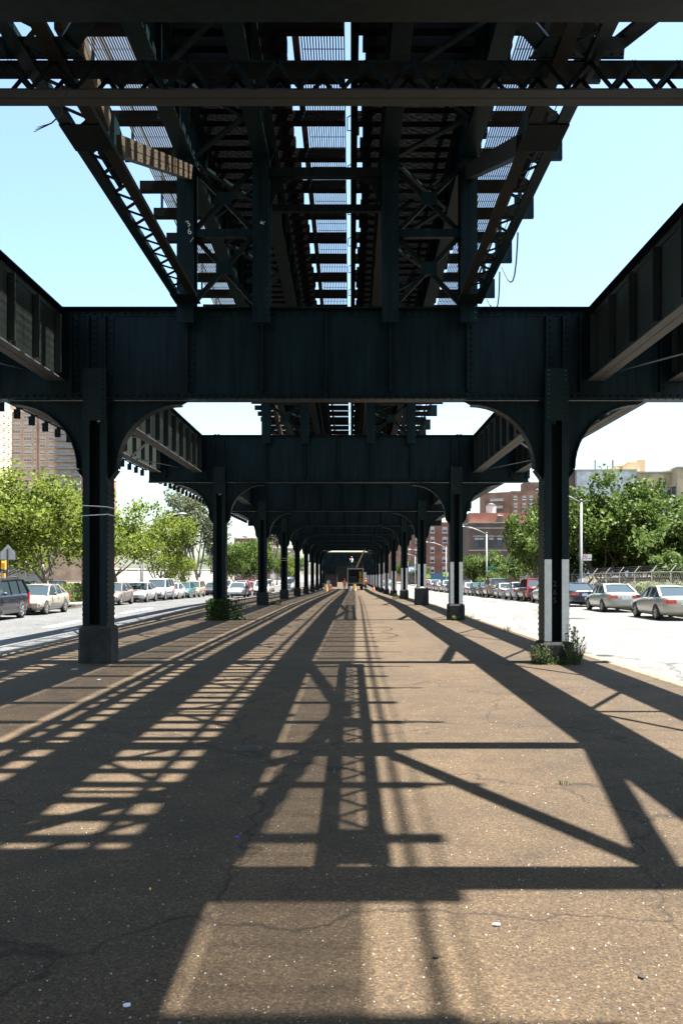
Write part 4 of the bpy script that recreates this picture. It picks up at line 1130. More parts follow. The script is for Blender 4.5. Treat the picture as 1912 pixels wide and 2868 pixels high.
# ------------------------------------------------------------------ trees, hedges, weeds
def leaf_cloud(b, c, rad, n, size, rg, droop=0, flat=1.0):
    for _ in range(n):
        d = Vector((rg.gauss(0,1), rg.gauss(0,1), rg.gauss(0,1)*flat)); 
        if d.length < 1e-3: continue
        d = d.normalized() * rad * (rg.random() ** .45)
        p = Vector(c) + d
        s = size*rg.choice((.5,.7,.85,1,1.15,1.4))
        nrm = Vector((rg.gauss(0,.6), rg.gauss(0,.6), rg.uniform(.1, 1))).normalized()
        a = nrm.orthogonal().normalized(); a.rotate(Matrix.Rotation(rg.uniform(0, 2*PI), 3, nrm)); e = nrm.cross(a)
        k = Vector((0,0,-droop*s))
        b.add([p - a*s*.5, p + e*s*.33 + k*.3, p + a*s*.5 + k, p - e*s*.33 + k*.3], [(0,1,2,3)])
def grow(rg, H, spread, trunk_h, lean=0, upright=.35, levels=3, nb=5, r0=.16):
    """skeleton: returns tubes and crown points"""
    tubes = []; tips = []
    def rec(p, d, L, r, lv):
        n = 4; pts = [p.copy()]; rad = [r]
        q = p.copy()
        for i in range(n):
            d = (d + Vector((rg.gauss(0,.13), rg.gauss(0,.13), .05*upright))).normalized()
            q = q + d*(L/n); pts.append(q.copy()); rad.append(r*(1-.55*(i+1)/n))
        tubes.append((pts, rad))
        if lv == 0: tips.append(q); return
        if lv <= 1: tips.append(pts[3])
        m = nb if lv == levels else rg.choice((2,3,3))
        for j in range(m):
            t = rg.uniform(.45, 1) if lv < levels else rg.uniform(.55, 1)
            k = min(n, max(1, int(t*n+.5)))
            az = 2*PI*j/m + rg.uniform(-.5,.5)
            out = Vector((math.cos(az), math.sin(az), 0))*spread
            nd = (d*upright*1.2 + out*rg.uniform(.5,1) + Vector((0,0,upright*rg.uniform(.2,1)))).normalized()
            rec(pts[k], nd, L*rg.uniform(.55,.8) if lv < levels else H*rg.uniform(.28,.42), rad[k]*.62, lv-1)
    rec(Vector((0,0,-.1)), Vector((lean,0,1)).normalized(), trunk_h, r0, levels)
    return tubes, tips
TREES = {}
def tree_proto(kind, seed, H, spread, trunk_h, leaf, lsize, nl, crad, bark, upright=.35, nb=5, r0=.16, levels=3, droop=.2):
    rg = random.Random(seed)
    tubes, tips = grow(rg, H, spread, trunk_h, rg.uniform(-.08,.08), upright, levels, nb, r0)
    zmax = max(p.z for p in tips)
    f = (H*.93)/zmax
    t = MB()
    for pts, rad in tubes: t.tube([(p.x*(.5+.5*f), p.y*(.5+.5*f), p.z*f) for p in pts], rad, 7)
    l = MB()
    for p in tips:
        c = (p.x*(.5+.5*f), p.y*(.5+.5*f), p.z*f)
        k = rg.uniform(.6, 1.25)
        leaf_cloud(l, c, crad*k, int(nl*k), lsize, rg, droop, .75)
    return t, l, leaf, bark
def plant(key, loc, name, label, rz, s=1.0, group=None, sxy=None):
    sc3 = (sxy or s, sxy or s, s)
    if key in TREES and isinstance(TREES[key], bpy.types.Object):
        o = dup(TREES[key], loc, rz); o['label'] = label; o.name = name
        if 'group' in o: del o['group']
        if group: o['group'] = group
    else:
        t, l, leaf, bark = TREES[key]
        o = thing(name, label, 'tree', loc, rz, group)
        t.build('trunk', M[bark], o, True); l.build('crown', M[leaf], o)
        TREES[key] = o
    o.scale = sc3
    return o
TREES['plane1'] = tree_proto('plane', 3, 8.6, 1.25, 2.3, 'leaf_y', .25, 185, 1.02, 'bark_p', .42, 6, .20)
TREES['plane2'] = tree_proto('plane', 8, 8.6, 1.2, 2.2, 'leaf_y', .25, 185, 1.02, 'bark_p', .45, 6, .20)
TREES['maple1'] = tree_proto('maple', 21, 9.5, 1.1, 1.3, 'leaf_d', .32, 175, 1.15, 'bark', .5, 7, .22)
TREES['maple2'] = tree_proto('maple', 25, 9.5, 1.05, 1.3, 'leaf_d', .32, 175, 1.15, 'bark', .55, 7, .22)
TREES['ail'] = tree_proto('ail', 31, 7.5, 1.1, 2.0, 'leaf_a', .36, 80, .85, 'bark', .45, 6, .14, droop=.5)
TREES['poplar'] = tree_proto('poplar', 44, 13.5, .42, 4.0, 'leaf_p', .28, 105, .80, 'bark_p', 1.15, 7, .34, droop=.1)
TREES['poplar2'] = tree_proto('poplar', 47, 13.5, .45, 3.6, 'leaf_p', .28, 105, .80, 'bark_p', 1.1, 7, .34, droop=.1)
GP = 'street trees along the left sidewalk'
plant('plane1', (-17.3, 50.5, gz(50)), 'plane_tree', 'yellow green plane tree with pale trunk behind the champagne sedan', .4, .89, GP, .95)
plant('plane2', (-20.5, 47.0, gz(47)), 'plane_tree', 'plane tree at the left edge behind the back of the pentagon sign', 1.9, .84, GP, .85)
plant('plane2', (-17.2, 64.0, gz(64)), 'plane_tree', 'plane tree showing just right of the closest left column', 3.0, .98, GP, .88)
plant('plane1', (-17.2, 77.5, gz(77)), 'plane_tree', 'plane tree with reddish trunk behind the left street lamp', 2.2, .84, GP, .72)
plant('plane2', (-26.5, 66.0, gz(66)), 'plane_tree', 'plane tree standing back in the lot, filling behind the first tree', .7, .95, GP, 1.0)
plant('plane1', (-30.0, 74.0, gz(74)), 'plane_tree', 'plane tree furthest back in the lot, before the grey boards', 1.2, .9, GP, 1.05)
plant('plane2', (-24.0, 58.0, gz(58)), 'plane_tree', 'low branched plane tree over the lot cars at far left', 4.1, .72, GP, .85)
plant('plane1', (-17.2, 88.0, gz(88)), 'plane_tree', 'small low plane tree before the twin poplars', 5.2, .5, GP, .5)
plant('poplar', (-17.4, 93.0, gz(93)), 'poplar_tree', 'tall grey green poplar with thick trunk, left of the pair', 0, 1.0, 'poplars on the left', 1.05)
plant('poplar2', (-17.2, 100.5, gz(100)), 'poplar_tree', 'tall grey green poplar, right of the pair, partly under the arch', 1.2, .92, 'poplars on the left', 1.0)
plant('poplar', (-17.4, 112, gz(112)), 'poplar_tree', 'poplar seen just right of the second left column', 2.4, .95, 'poplars on the left', 1.0)
plant('poplar2', (-17.6, 190, gz(190)), 'poplar_tree', 'far sparse poplar between the third and fourth left columns', 4.0, 1.25, 'poplars on the left', 1.0)
plant('maple1', (-17.3, 124, gz(124)), 'street_tree', 'rounded green tree left of the third left column', 0, .72, GP, .62)
for q, y in enumerate((138, 152, 167, 206, 226, 250, 275)):
    plant('plane1' if q % 2 else 'maple2', (-17.4-rnd.random(), y, gz(y)), 'street_tree', 'one of the far green street trees glimpsed between the left columns', q*1.3, .95 if q % 2 else .85, 'far trees on the left', .9)
# right side
plant('maple1', (19.9, 69.5, gz(69)), 'maple_tree', 'large dark green maple just right of the closest right column', .3, 1.02, None, .95)
plant('maple2', (22.2, 69.0, gz(69)), 'maple_tree', 'broad dark maple at centre of the right tree clump, under the antennas', 2.0, .96, None, .95)
plant('maple1', (26.3, 73.5, gz(73)), 'maple_tree', 'dark maple further back near the yellow building corner', 4.0, .86, None, .95)
plant('maple2', (31, 70, gz(70)), 'maple_tree', 'dark maple at the right edge behind the feathery trees', 5.1, .80, None, .95)
plant('maple2', (19.6, 73.0, gz(73)), 'maple_tree', 'low bushy maple filling under the first maple beside the lamp', 3.3, .62, None, .8)
plant('maple1', (23.6, 72.0, gz(72)), 'maple_tree', 'low bushy maple in the middle of the clump behind the fence', 1.2, .6, None, .85)
plant('maple2', (27.5, 70.0, gz(70)), 'maple_tree', 'low bushy maple behind the feathery trees at right', .2, .58, None, .85)
plant('ail', (23.6, 60.5, gz(60)), 'ailanthus_tree', 'feathery light green tree at the right edge by the fence', 0, .99, None, 1.05)
plant('ail', (27.2, 64.5, gz(64)), 'ailanthus_tree', 'feathery light green tree cut by the right edge, under the windows', 1.5, 1.0, None, 1.0)
plant('ail', (21.6, 56.5, gz(56)), 'ailanthus_tree', 'small low ailanthus leaning over the wire fence at right', 3.1, .50, None, .6)
plant('maple2', (17.3, 81.5, gz(81)), 'maple_tree', 'green tree left of the closest right column, over the maroon car', 1.1, .95, None, .60)
plant('ail', (18.0, 92.5, gz(92)), 'ailanthus_tree', 'bushy tree low beside the lamp with the green street sign', 2.2, .62, None, .62)
plant('ail', (17.3, 108, gz(108)), 'ailanthus_tree', 'round light green street tree right of the second lamp', 4.4, .72, None, .70)
plant('maple2', (16.0, 112, gz(112)), 'street_tree', 'light green street tree close beside the second right column', 5.0, .52, None, .5)
plant('ail', (15.8, 97, gz(97)), 'ailanthus_tree', 'low shrubby tree under the second lamp behind parked cars', .9, .36, None, .5)
for q, (x, y) in enumerate(((17.0, 215), (16.2, 262), (30, 120), (36, 112), (44, 100))):
    plant('maple1' if q % 2 else 'ail', (x, y, gz(y)), 'street_tree', 'one of the far small trees at the right by the brick blocks', q*1.7, .75, 'far trees on the right', .7)

def hedge(x0, x1, y0, y1, h, label, seed):
    rg = random.Random(seed)
    o = thing('hedge', label, 'hedge', ((x0+x1)/2, (y0+y1)/2, gz((y0+y1)/2)))
    w, L = (x1-x0)/2, (y1-y0)/2
    c = MB(); c.box(-w+.12, w-.12, -L+.12, L-.12, 0, h-.12); c.build('inner_branches', mat_branch, o)
    b = MB(); n = int((2*w*2*L + 2*h*(2*w+2*L))*75)
    for _ in range(n):
        f = rg.random()*(2*w*2*L + 2*h*(2*w+2*L)); 
        if f < 4*w*L: p = (rg.uniform(-w,w), rg.uniform(-L,L), h + rg.gauss(0,.035))
        elif rg.random() < L/(w+L): p = (rg.choice((-w,w)) + rg.gauss(0,.04), rg.uniform(-L,L), rg.uniform(0,h))
        else: p = (rg.uniform(-w,w), rg.choice((-L,L)) + rg.gauss(0,.04), rg.uniform(0,h))
        leaf_cloud(b, p, .06, 1, .15, rg)
    b.build('foliage', M['leaf_h'], o)
mat_branch = mat('inner_hedge_twigs', (.025,.035,.012), .9, noise=(8,5), base2=(.05,.045,.025))  # brown-green core inside the foliage
hedge(-19.6, -18.5, 54, 62.5, 1.12, 'clipped green hedge left of the closest left column', 1)
hedge(-20.2, -18.5, 35, 50, .80, 'low yellowish hedge behind the black car and champagne sedan', 2)
hedge(-19.4, -18.5, 66, 86, 1.15, 'clipped hedge behind the silver parked cars', 3)

def weeds(name, label, cat, spots, n, h, m, seed, leafy=.03, spikes=0):
    rg = random.Random(seed); b = MB()
    for (x, y, z, r) in spots:
        for _ in range(n):
            a = rg.uniform(0, 2*PI); q = r*rg.random()**.6
            p = Vector((x+q*math.cos(a), y+q*math.sin(a), z)); hh = h*rg.uniform(.4, 1.1)
            d = Vector((rg.gauss(0,.17)+.22*math.cos(a), rg.gauss(0,.17)+.22*math.sin(a), 1)).normalized()
            e = p + d*hh*.6; f = e + (d + Vector((rg.gauss(0,.2),rg.gauss(0,.2),.1))).normalized()*hh*.4
            b.tube([p, e, f], [.004,.003,.0015], 3, cap=False)
            for k in range(int(hh/.03)):
                t = rg.random(); c = p + (e-p)*min(1, t*1.6) if t < .62 else e + (f-e)*(t-.62)/.38
                s = leafy*rg.uniform(.7,1.6); ang = rg.uniform(0, 2*PI)
                u = Vector((math.cos(ang), math.sin(ang), rg.uniform(-.2,.8))).normalized(); v = u.cross(Vector((0,0,1))).normalized()
                b.add([c, c+u*s*.6+v*s*.22, c+u*s*1.3, c+u*s*.6-v*s*.22], [(0,1,2,3)])
        for _ in range(spikes):
            a = rg.uniform(0, 2*PI); p = Vector((x+r*.6*math.cos(a), y+r*.6*math.sin(a), z)); e = p + Vector((rg.gauss(0,.10), rg.gauss(0,.06), h*rg.uniform(1.0, 1.7)))
            b.tube([p, e], [.005,.003], 4, cap=False)
            for k in range(14): 
                c = p + (e-p)*rg.uniform(.55, 1); b.add([c, c+Vector((rg.gauss(0,.02),rg.gauss(0,.02),.03)), c+Vector((rg.gauss(0,.02),0,.045))], [(0,1,2)])
    o = b.build(name, m); tag(o, label, cat); return o
zc = BENT[1]-.42
weeds('weed_clump', 'dense weeds at the left corner of the closest right column base', 'weeds', [(XR-.34, zc+.02, 0, .12), (XR-.40, zc+.2, 0, .09)], 70, .46, M['weed'], 5)
weeds('weed_clump', 'tall weeds with seed spikes at the right corner of that same base', 'weeds', [(XR+.30, zc-.0, 0, .14), (XR+.40, zc+.25, 0, .11)], 80, .50, M['weed'], 6, spikes=7)
weeds('weed_clump', 'low creeping weed in front of the closest right column base', 'weeds', [(XR-.10, zc-.06, 0, .20), (XR+.1, zc-.04, 0, .12)], 22, .22, M['leaf_h'], 7)
y2 = BENT[2]
weeds('weed_tuft', 'small leafy tuft in front of the second right column base', 'weeds', [(XR-.05, y2-.46, gz(y2), .15)], 26, .22, M['leaf_h'], 8, .06)
y4 = BENT[4]
weeds('weed_tuft', 'grassy tufts around the fourth right column base', 'weeds', [(XR-.7, y4-.3, gz(y4), .3)], 40, .4, M['leaf_h'], 12, .06)
y3 = BENT[3]
weeds('weed_tuft', 'dark weeds at the right of the third left column base', 'weeds', [(XL+.75, y3-.1, gz(y3), .35)], 50, .35, M['leaf_h'], 9, .06)
weeds('dry_grass_tuft', 'tiny grass sprig growing in a pavement crack', 'weeds', [(1.86, 7.63, 0, .05)], 10, .05, M['leaf_h'], 10, .02)
weeds('grass_sprigs', 'scattered grass sprigs along the right kerb', 'weeds', [(4.95, 27.5, gz(27), .12), (4.9, 36, gz(36), .2), (4.9, 41, gz(41), .2), (3.2, 62, gz(62), .5), (2.6, 70, gz(70), .6)], 26, .2, M['weed'], 14)
# ivy on the second left base
rg = random.Random(4); b = MB()
for _ in range(1500):
    f = rg.choice('fffrrlt'); 
    if f == 'f': p = (XL+rg.uniform(-.48,.5), y2-.45+rg.gauss(0,.04), gz(y2)+rg.uniform(0,.82))
    elif f == 'r': p = (XL+.45+abs(rg.gauss(0,.22)), y2+rg.uniform(-.5,.3), gz(y2)+rg.random()**1.5*.75)
    elif f == 'l': p = (XL-.46+rg.gauss(0,.04), y2+rg.uniform(-.4,.3), gz(y2)+rg.uniform(0,.8))
    else: p = (XL+rg.uniform(-.4,.45), y2+rg.uniform(-.45,.0), gz(y2)+.78+rg.gauss(0,.04))
    leaf_cloud(b, p, .03, 1, .085, rg, .3)
for _ in range(9): 
    x = XL+rg.uniform(.4,.95); b.tube([(x, y2-.2, gz(y2)+.3), (x+rg.gauss(0,.08), y2-.2, gz(y2)+rg.uniform(.7,1.1))], .006, 4)
tag(b.build('ivy', M['leaf_d']), 'dark ivy and nettles smothering the second left column base', 'ivy')
# tall weeds behind the wire fence
spots = [(18.3+rnd.random()*1.2, 44+rnd.random()*16, .0, .5) for _ in range(26)]
o = weeds('weed_bank', 'dry tall weeds growing behind the wire fence', 'weeds', [(x, y, gz(y)+.02, r) for x, y, _, r in spots], 34, 1.3, M['weed'], 13, .13)
# ------------------------------------------------------------------ buildings
def brickmat(name, c1, c2, mortar, sc_=1.0, rough=.9, stain=.35):
    m = bpy.data.materials.new(name); m.use_nodes = True
    nt = m.node_tree; N = nt.nodes; L = nt.links; b = N['Principled BSDF']; b.inputs['Roughness'].default_value = rough; b.inputs['Specular IOR Level'].default_value = .2
    tc = N.new('ShaderNodeTexCoord'); sp = N.new('ShaderNodeSeparateXYZ'); L.new(tc.outputs['Object'], sp.inputs[0])
    ad = N.new('ShaderNodeMath'); L.new(sp.outputs['X'], ad.inputs[0]); L.new(sp.outputs['Y'], ad.inputs[1])
    cb = N.new('ShaderNodeCombineXYZ'); L.new(ad.outputs[0], cb.inputs['X']); L.new(sp.outputs['Z'], cb.inputs['Y'])
    br = N.new('ShaderNodeTexBrick'); br.inputs['Scale'].default_value = 4.4*sc_; br.inputs['Color1'].default_value = (*c1,1); br.inputs['Color2'].default_value = (*c2,1); br.inputs['Mortar'].default_value = (*mortar,1); br.inputs['Mortar Size'].default_value = .025
    L.new(cb.outputs[0], br.inputs['Vector'])
    n = N.new('ShaderNodeTexNoise'); n.inputs['Scale'].default_value = stain; n.inputs['Detail'].default_value = 8; L.new(tc.outputs['Object'], n.inputs['Vector'])
    r = N.new('ShaderNodeValToRGB'); r.color_ramp.elements[0].position = .3; r.color_ramp.elements[1].position = .7; r.color_ramp.elements[0].color = (.68,.66,.64,1); r.color_ramp.elements[1].color = (1.15,1.15,1.15,1); L.new(n.outputs['Fac'], r.inputs['Fac'])
    mu = N.new('ShaderNodeMix'); mu.data_type = 'RGBA'; mu.blend_type = 'MULTIPLY'; mu.inputs['Factor'].default_value = 1; L.new(br.outputs['Color'], mu.inputs['A']); L.new(r.outputs['Color'], mu.inputs['B'])
    L.new(mu.outputs['Result'], b.inputs['Base Color'])
    return m
M['b_tan'] = brickmat('tan_brick', (.38,.285,.225), (.43,.325,.255), (.40,.33,.275))
M['b_red'] = brickmat('red_brick', (.21,.078,.056), (.25,.097,.07), (.22,.16,.13))
M['b_dark'] = brickmat('dark_brick', (.115,.078,.063), (.145,.095,.077), (.16,.13,.11))
M['b_or'] = brickmat('orange_brick', (.25,.13,.09), (.29,.15,.105), (.26,.18,.14))
M['b_yel'] = brickmat('buff_brick', (.44,.355,.225), (.49,.395,.255), (.44,.37,.26))
M['b_wht'] = brickmat('flaking_white_painted_brick', (.56,.58,.61), (.62,.64,.66), (.46,.47,.49), stain=.9)
M['trimw'] = mat('pale_window_trim', (.6,.59,.56), .7, noise=(2,4), base2=(.48,.47,.44))
M['trimd'] = mat('dark_window_frame', (.035,.04,.045), .6)
M['stone'] = mat('limestone_trim', (.42,.37,.31), .85, noise=(1,5), base2=(.34,.30,.25))
M['blind'] = mat('window_blind', (.42,.43,.42), .8, noise=(1.3,3), base2=(.28,.3,.31))
WIN = {}
def window(par, face, u, z, w, h, panes, frame='trimw', sill=True, blind=.4, plane=0.0, depth=.05):
    """face: '-y' or '+x' or '-x'; u along the wall, plane = wall coordinate (local)"""
    key = (face, round(w,2), round(h,2), panes, frame, blind)
    if key in WIN:
        o = WIN[key].copy(); col.objects.link(o)
    else:
        b = MB(); fw = .07
        def bx(u0, u1, z0, z1, d0, d1, mi):
            if face == '-y': b.box(u0, u1, -d1, -d0, z0, z1, mi)
            elif face == '+x': b.box(d0, d1, u0, u1, z0, z1, mi)
            else: b.box(-d1, -d0, u0, u1, z0, z1, mi)
        bx(-w/2+fw, w/2-fw, fw, h-fw, -.01, .012, 1)
        if blind: bx(-w/2+fw, w/2-fw, h-fw-h*blind, h-fw-.001, .0125, .02, 2)
        for a0, a1, c0, c1 in ((-w/2, -w/2+fw, 0, h), (w/2-fw, w/2, 0, h), (-w/2+fw+.001, w/2-fw-.001, 0, fw), (-w/2+fw+.001, w/2-fw-.001, h-fw, h)): bx(a0, a1, c0, c1, -.01, depth, 0)
        for q in range(1, panes): x = -w/2 + w*q/panes; bx(x-.04, x+.04, fw+.001, h-fw-.001, -.01, depth-.006, 0)
        bx(-w/2+fw+.001, w/2-fw-.001, h*.52-.03, h*.52+.03, -.01, depth-.01, 0)
        if sill: bx(-w/2-.12, w/2+.12, -.14, -.002, -.01, depth+.10, 0)
        o = b.build('window', [M[frame], M['wglass'], M['blind']]); WIN[key] = o
    o.parent = par
    o.location = {'-y': (u, plane, z), '+x': (plane, u, z), '-x': (plane, u, z)}[face]
    return o
# tall tan tower at the left
def tan_tower():
    o = thing('apartment_tower', 'tall tan brick apartment tower with white windows above the left trees', 'building', (-132, 340, gz(340)))
    fl = 2.77; nf = 24; H = 65.6
    b = MB(); b.box(0, 34, 0, 22, 0, H); b.box(-20, -.02, -46, 22, 0, H+.4); b.build('wall', M['b_tan'], o)
    b = MB(); b.box(-.2, 34.2, -.2, 22.2, H+.0, H+.55); b.box(-20.2, -.02, -46.2, 22.2, H+.42, H+1.0); b.build('parapet', M['stone'], o)
    b = MB(); b.box(-2, 6.5, 3, 12, H+.56, H+4.2); b.build('roof_house', M['b_tan'], o)
    b = MB()
    for k in range(nf): z = H - .9 - k*fl; b.box(-.0, 33.9, -.05, -.001, z, z+.14); b.box(.001, .05, -46, -.06, z, z+.14)
    b.build('floor_bands', M['stone'], o)
    b = MB(); b.box(9.75, 10.35, -.08, -.001, 0, H-1); b.build('brick_pier', M['b_or'], o)
    nw = 0
    for k in range(nf):
        z = H - 2.35 - k*fl
        if k > 12: break
        for u, w, p in ((1.7, 2.9, 3), (6.1, 3.0, 3), (9.0, .7, 1), (11.9, 1.85, 2), (15.2, 1.85, 2)):
            window(o, '-y', u, z, w, 1.35, p, blind=.55 if (k+int(u)) % 3 else .2, plane=0)
        for q, u in enumerate((-3.4, -8.0)): window(o, '+x', u, z, 1.7, 1.35, 2, blind=.4, plane=0)
    # balconies with bands of glass
    for k in range(12):
        z = H - 2.6 - k*fl
        b = MB(); b.box(17.0, 27, -1.5, -.002, z-.25, z-.05); b.box(17.0, 27, -1.5, -1.42, z-.049, z+.85)
        for q in range(3): x = 17.0+4.9*q; b.box(x, x+.1, -1.41, -.003, z-.049, z+.85)
        b.build('balcony', mat_balc, o)
        window(o, '-y', 20.7, z+.15, 4.3, 1.9, 4, blind=.4, plane=0, sill=False); window(o, '-y', 25.4, z+.15, 2.4, 1.9, 2, blind=.2, plane=0, sill=False)
    b = MB(); 
    for k in range(13, nf):
        z = H - 2.35 - k*fl
        for u, w in ((1.7,2.9),(6.1,3.0),(9,.7),(11.9,1.85),(15.2,1.85)): b.box(u-w/2, u+w/2, -.04, -.002, z, z+1.35)
    tag(b.build('window', M['wglass'], o), kind='stuff')
mat_balc = mat('balcony_concrete_railing', (.20,.21,.22), .8, noise=(.7,5), base2=(.13,.14,.15))
tan_tower()
# red brick tower sliver left of the closest left column
o = thing('apartment_tower', 'red brick tower edge right behind the closest left column', 'building', (-61.5, 225, gz(225)))
b = MB(); b.box(-8.0, -2.7, 0, 14, 0, 28); b.build('wall', M['b_or'], o); b = MB(); b.box(-8.2, -2.6, -.2, 14.2, 28, 28.5); b.build('parapet', M['stone'], o)
for k in range(8):
    window(o, '-y', -5.4, 3+k*3, 1.6, 1.5, 2, plane=0)
# long pale wall and grey shed behind the left trees
o = thing('boundary_wall', 'long sunlit pale wall behind the left parked cars and trees', 'wall', (-24.2, 84, gz(100)-.2))
b = MB(); b.box(-.15, .15, 0, 70, -.5, 3.0); b.build('wall_face', M['conc_l2'] if 'conc_l2' in M else mat('cream_render', (.34,.325,.295), .9, noise=(.5,8), base2=(.27,.26,.235)), o)
b = MB(); b.box(-.2, .2, -.05, 70.05, 3.001, 3.12); b.build('coping', M['stone'], o)
b = MB(); 
for q in range(12): y = 3+q*5.8; b.box(.151, .22, y, y+.35, -.4, 2.9)
b.build('pilasters', M['trimw'], o)
o = thing('board_fence', 'weathered grey board fence behind the lot at far left', 'fence', (-33, 80, gz(80)))
b = MB()
for q in range(64): x = -22+q*.42; b.box(x, x+.40, -.02 - .012*(q % 3), .02, -.2, 3.3+.05*math.sin(q*1.7))
b.build('boards', mat('weathered_grey_boards', (.24,.225,.205), .9, noise=(1.1,7), base2=(.34,.32,.29)), o)
b = MB(); b.box(-4, -2.9, -.12, -.05, 0, 2.9); b.build('red_door', mat('faded_red_door', (.22,.05,.04), .7), o)
b = MB()
for q in range(9): x = -22+q*3.3; b.box(x, x+.14, .03, .17, -.2, 3.2)
b.build('posts', M['wood'], o)
# ------------------------------ right hand buildings
o = thing('apartment_house', 'buff brick apartment house with whitewashed end wall, above the right trees', 'building', (34.0, 131, gz(131)))
zt = 18.0
b = MB(); b.box(0, 8.95, 0, 20, 0, zt); b.build('whitewashed_wall', M['b_wht'], o)
b = MB(); b.box(8.96, 14.0, -.3, 20, 0, zt-.35); b.box(14.01, 40, -2.8, 20, 0, zt+.1); b.build('wall', M['b_yel'], o)
b = MB(); b.box(-.1, 9.0, -.12, 20, zt, zt+.25); b.box(9.02, 14.0, -.42, 20, zt-.34, zt-.1); b.box(14.0, 40, -2.95, 20, zt+.11, zt+.35); b.build('coping', M['stone'], o)
b = MB(); b.box(-2.0, -.01, 1, 14, 0, zt+1.0); b.build('grey_pier', M['b_dark'], o)
for u, z in ((10.15, zt-3.9), (13.05, zt-3.9), (10.15, zt-7.1), (13.05, zt-7.1), (10.15, zt-10.3), (13.05, zt-10.3)): window(o, '-y', u, z, 1.75 if u > 12 else 1.5, 1.45, 2, 'trimd', blind=.3, plane=-.3)
for z in (zt-4.4, zt-7.6): window(o, '-x', -1.5, z, 1.5, 1.9, 1, 'trimd', blind=0, plane=14.01)
for u in (16.5, 20.5):
    for z in (zt-4, zt-7.2): window(o, '-y', u, z, 1.75, 1.6, 2, 'trimd', plane=-2.8)
b = MB(); b.prism([(6.3,zt+.26),(6.3,zt+1.0),(6.9,zt+1.3),(8.0,zt+1.3),(8.0,zt+.26)], 'y', 4, 9); b.prism([(8.01,zt+.26),(8.01,zt+1.35),(8.7,zt+1.75),(10.3,zt+1.75),(10.3,zt+2.15),(11.4,zt+2.15),(11.4,zt-.09),(9.03,zt-.09),(9.03,zt+.26)], 'y', 3.4, 9); b.build('roof_house', M['b_yel2'] if 'b_yel2' in M else M['b_yel'], o)
b = MB(); b.prism([(8.6,zt+1.76),(9.1,zt+2.15),(9.8,zt+2.15),(10.28,zt+1.76)], 'y', 4, 7.5); b.build('skylight', M['trimw'], o)
b = MB(); b.box(10.2, 10.4, 3.2, 3.39, zt-.08, zt+.7); b.build('vent_pipe', M['trimw'], o)
b = MB()
for x, w, h in ((3.3,.10,1.9), (3.62,.03,1.7), (4.15,.03,1.6), (5.1,.03,1.6), (5.45,.03,1.8), (6.0,.12,1.9)): b.box(x-w, x+w, 2, 2+2*w, zt+.25, zt+h)
b.box(3.3, 6.0, 2.06, 2.10, zt+.95, zt+1.0)
for x in (4.15, 5.1): b.sphere((x, 2.05, zt+1.45), .09, .09, .09, 8, 5)
b.build('antennas', M['galv'], o)
o = thing('brick_block', 'dark brick three storey block with pale stone lintels behind the lamp', 'building', (24.2, 178, gz(178)))
b = MB(); b.box(0, 19, 0, 14, 0, 13.0); b.build('wall', M['b_dark'], o)
b = MB(); b.box(-.1, 19.1, -.12, 14, 13.0, 13.2); b.box(-.05, 19, -.10, -.001, 11.9, 12.1); b.box(-.05, 19, -.10, -.001, 7.35, 7.55); b.build('stone_courses', M['stone'], o)
b = MB(); b.box(.4, 17, 3, 13, 13.21, 15.3); b.build('roof_house', M['b_red'], o)
for u, w in ((2.0, 2.0), (4.5, 1.1), (6.2, 1.1), (8.2, 1.1), (10.2, 1.1), (12.2, 1.1), (14.2, 1.1)):
    window(o, '-y', u, 8.0, w, 2.1, 2 if w > 1.5 else 1, 'trimd', blind=.2, plane=0, sill=False)
    window(o, '-y', u, 3.9, w, 2.1, 2 if w > 1.5 else 1, 'trimd', blind=.2, plane=0, sill=False)
    b = MB(); b.prism([(u-w*.65, 10.25), (u-w*.65, 10.42), (u-.15, 10.45), (u, 10.58), (u+.15, 10.45), (u+w*.65, 10.42), (u+w*.65, 10.25)], 'y', -.11, -.002); b.build('lintel', M['stone'], o)
for x in (6.4, 9.4): b = MB(); b.box(x, x+.8, 2.6, 2.99, 13.3, 14.6); b.build('roof_door', M['trimd'], o); b = MB(); b.box(x-.1, x+.9, 2.4, 2.99, 14.65, 14.85); b.build('door_hood', M['trimw'], o)
b = MB(); b.bar((1.6, -.9, 7.2), (4.4, -.9, 7.2), .08, .05); b.bar((1.6, -.9, 6.3), (4.4, -.9, 6.3), .8, .04); 
for q in range(9): x = 1.6+q*.35; b.bar((x, -.9, 6.3), (x, -.9, 7.2), .03, .03, (0,1,0))
b.build('fire_escape', M['trimd'], o)
o = thing('water_tank', 'white roof tank with dark rim above the dark brick block', 'tank', (29.6, 184, gz(178)+13.2+2.1))
b = MB(); b.tube([(0,0,.0),(0,0,1.75)], 1.02, 14); b.build('tank_body', M['trimw'], o); b = MB(); b.tube([(0,0,1.751),(0,0,1.9)], 1.12, 14); b.tube([(0,0,1.9),(0,0,2.25)], [1.0,.3], 14); b.build('tank_lid', M['trimd'], o)
o = thing('apartment_tower', 'far reddish brick tower with stacked balconies above the dark block', 'building', (51.5, 330, gz(330)))
b = MB(); b.box(9.3, 34, .8, 20, 0, 34.2); b.build('wall', M['b_or'], o)
b = MB(); b.prism([(0,18),(0,6),(9.29,.6),(9.29,18)], 'z', 0, 33.9); b.build('side_wall', M['b_dark2'] if 'b_dark2' in M else brickmat('shaded_orange_brick', (.2,.105,.075), (.25,.13,.095), (.24,.18,.14)), o)  # side face: the front's orange brick, darkened in colour for shade
b = MB(); b.box(15.5, 24, 5, 14, 34.21, 38.0); b.build('roof_house', M['b_dark'], o)
b = MB(); b.tube([(22,2.2,34.2),(22,2.2,35.6)], [1.0,2.2], 12); b.tube([(22,2.2,35.6),(22,2.2,35.9)], 2.2, 12); b.build('roof_tank', M['trimw'], o)
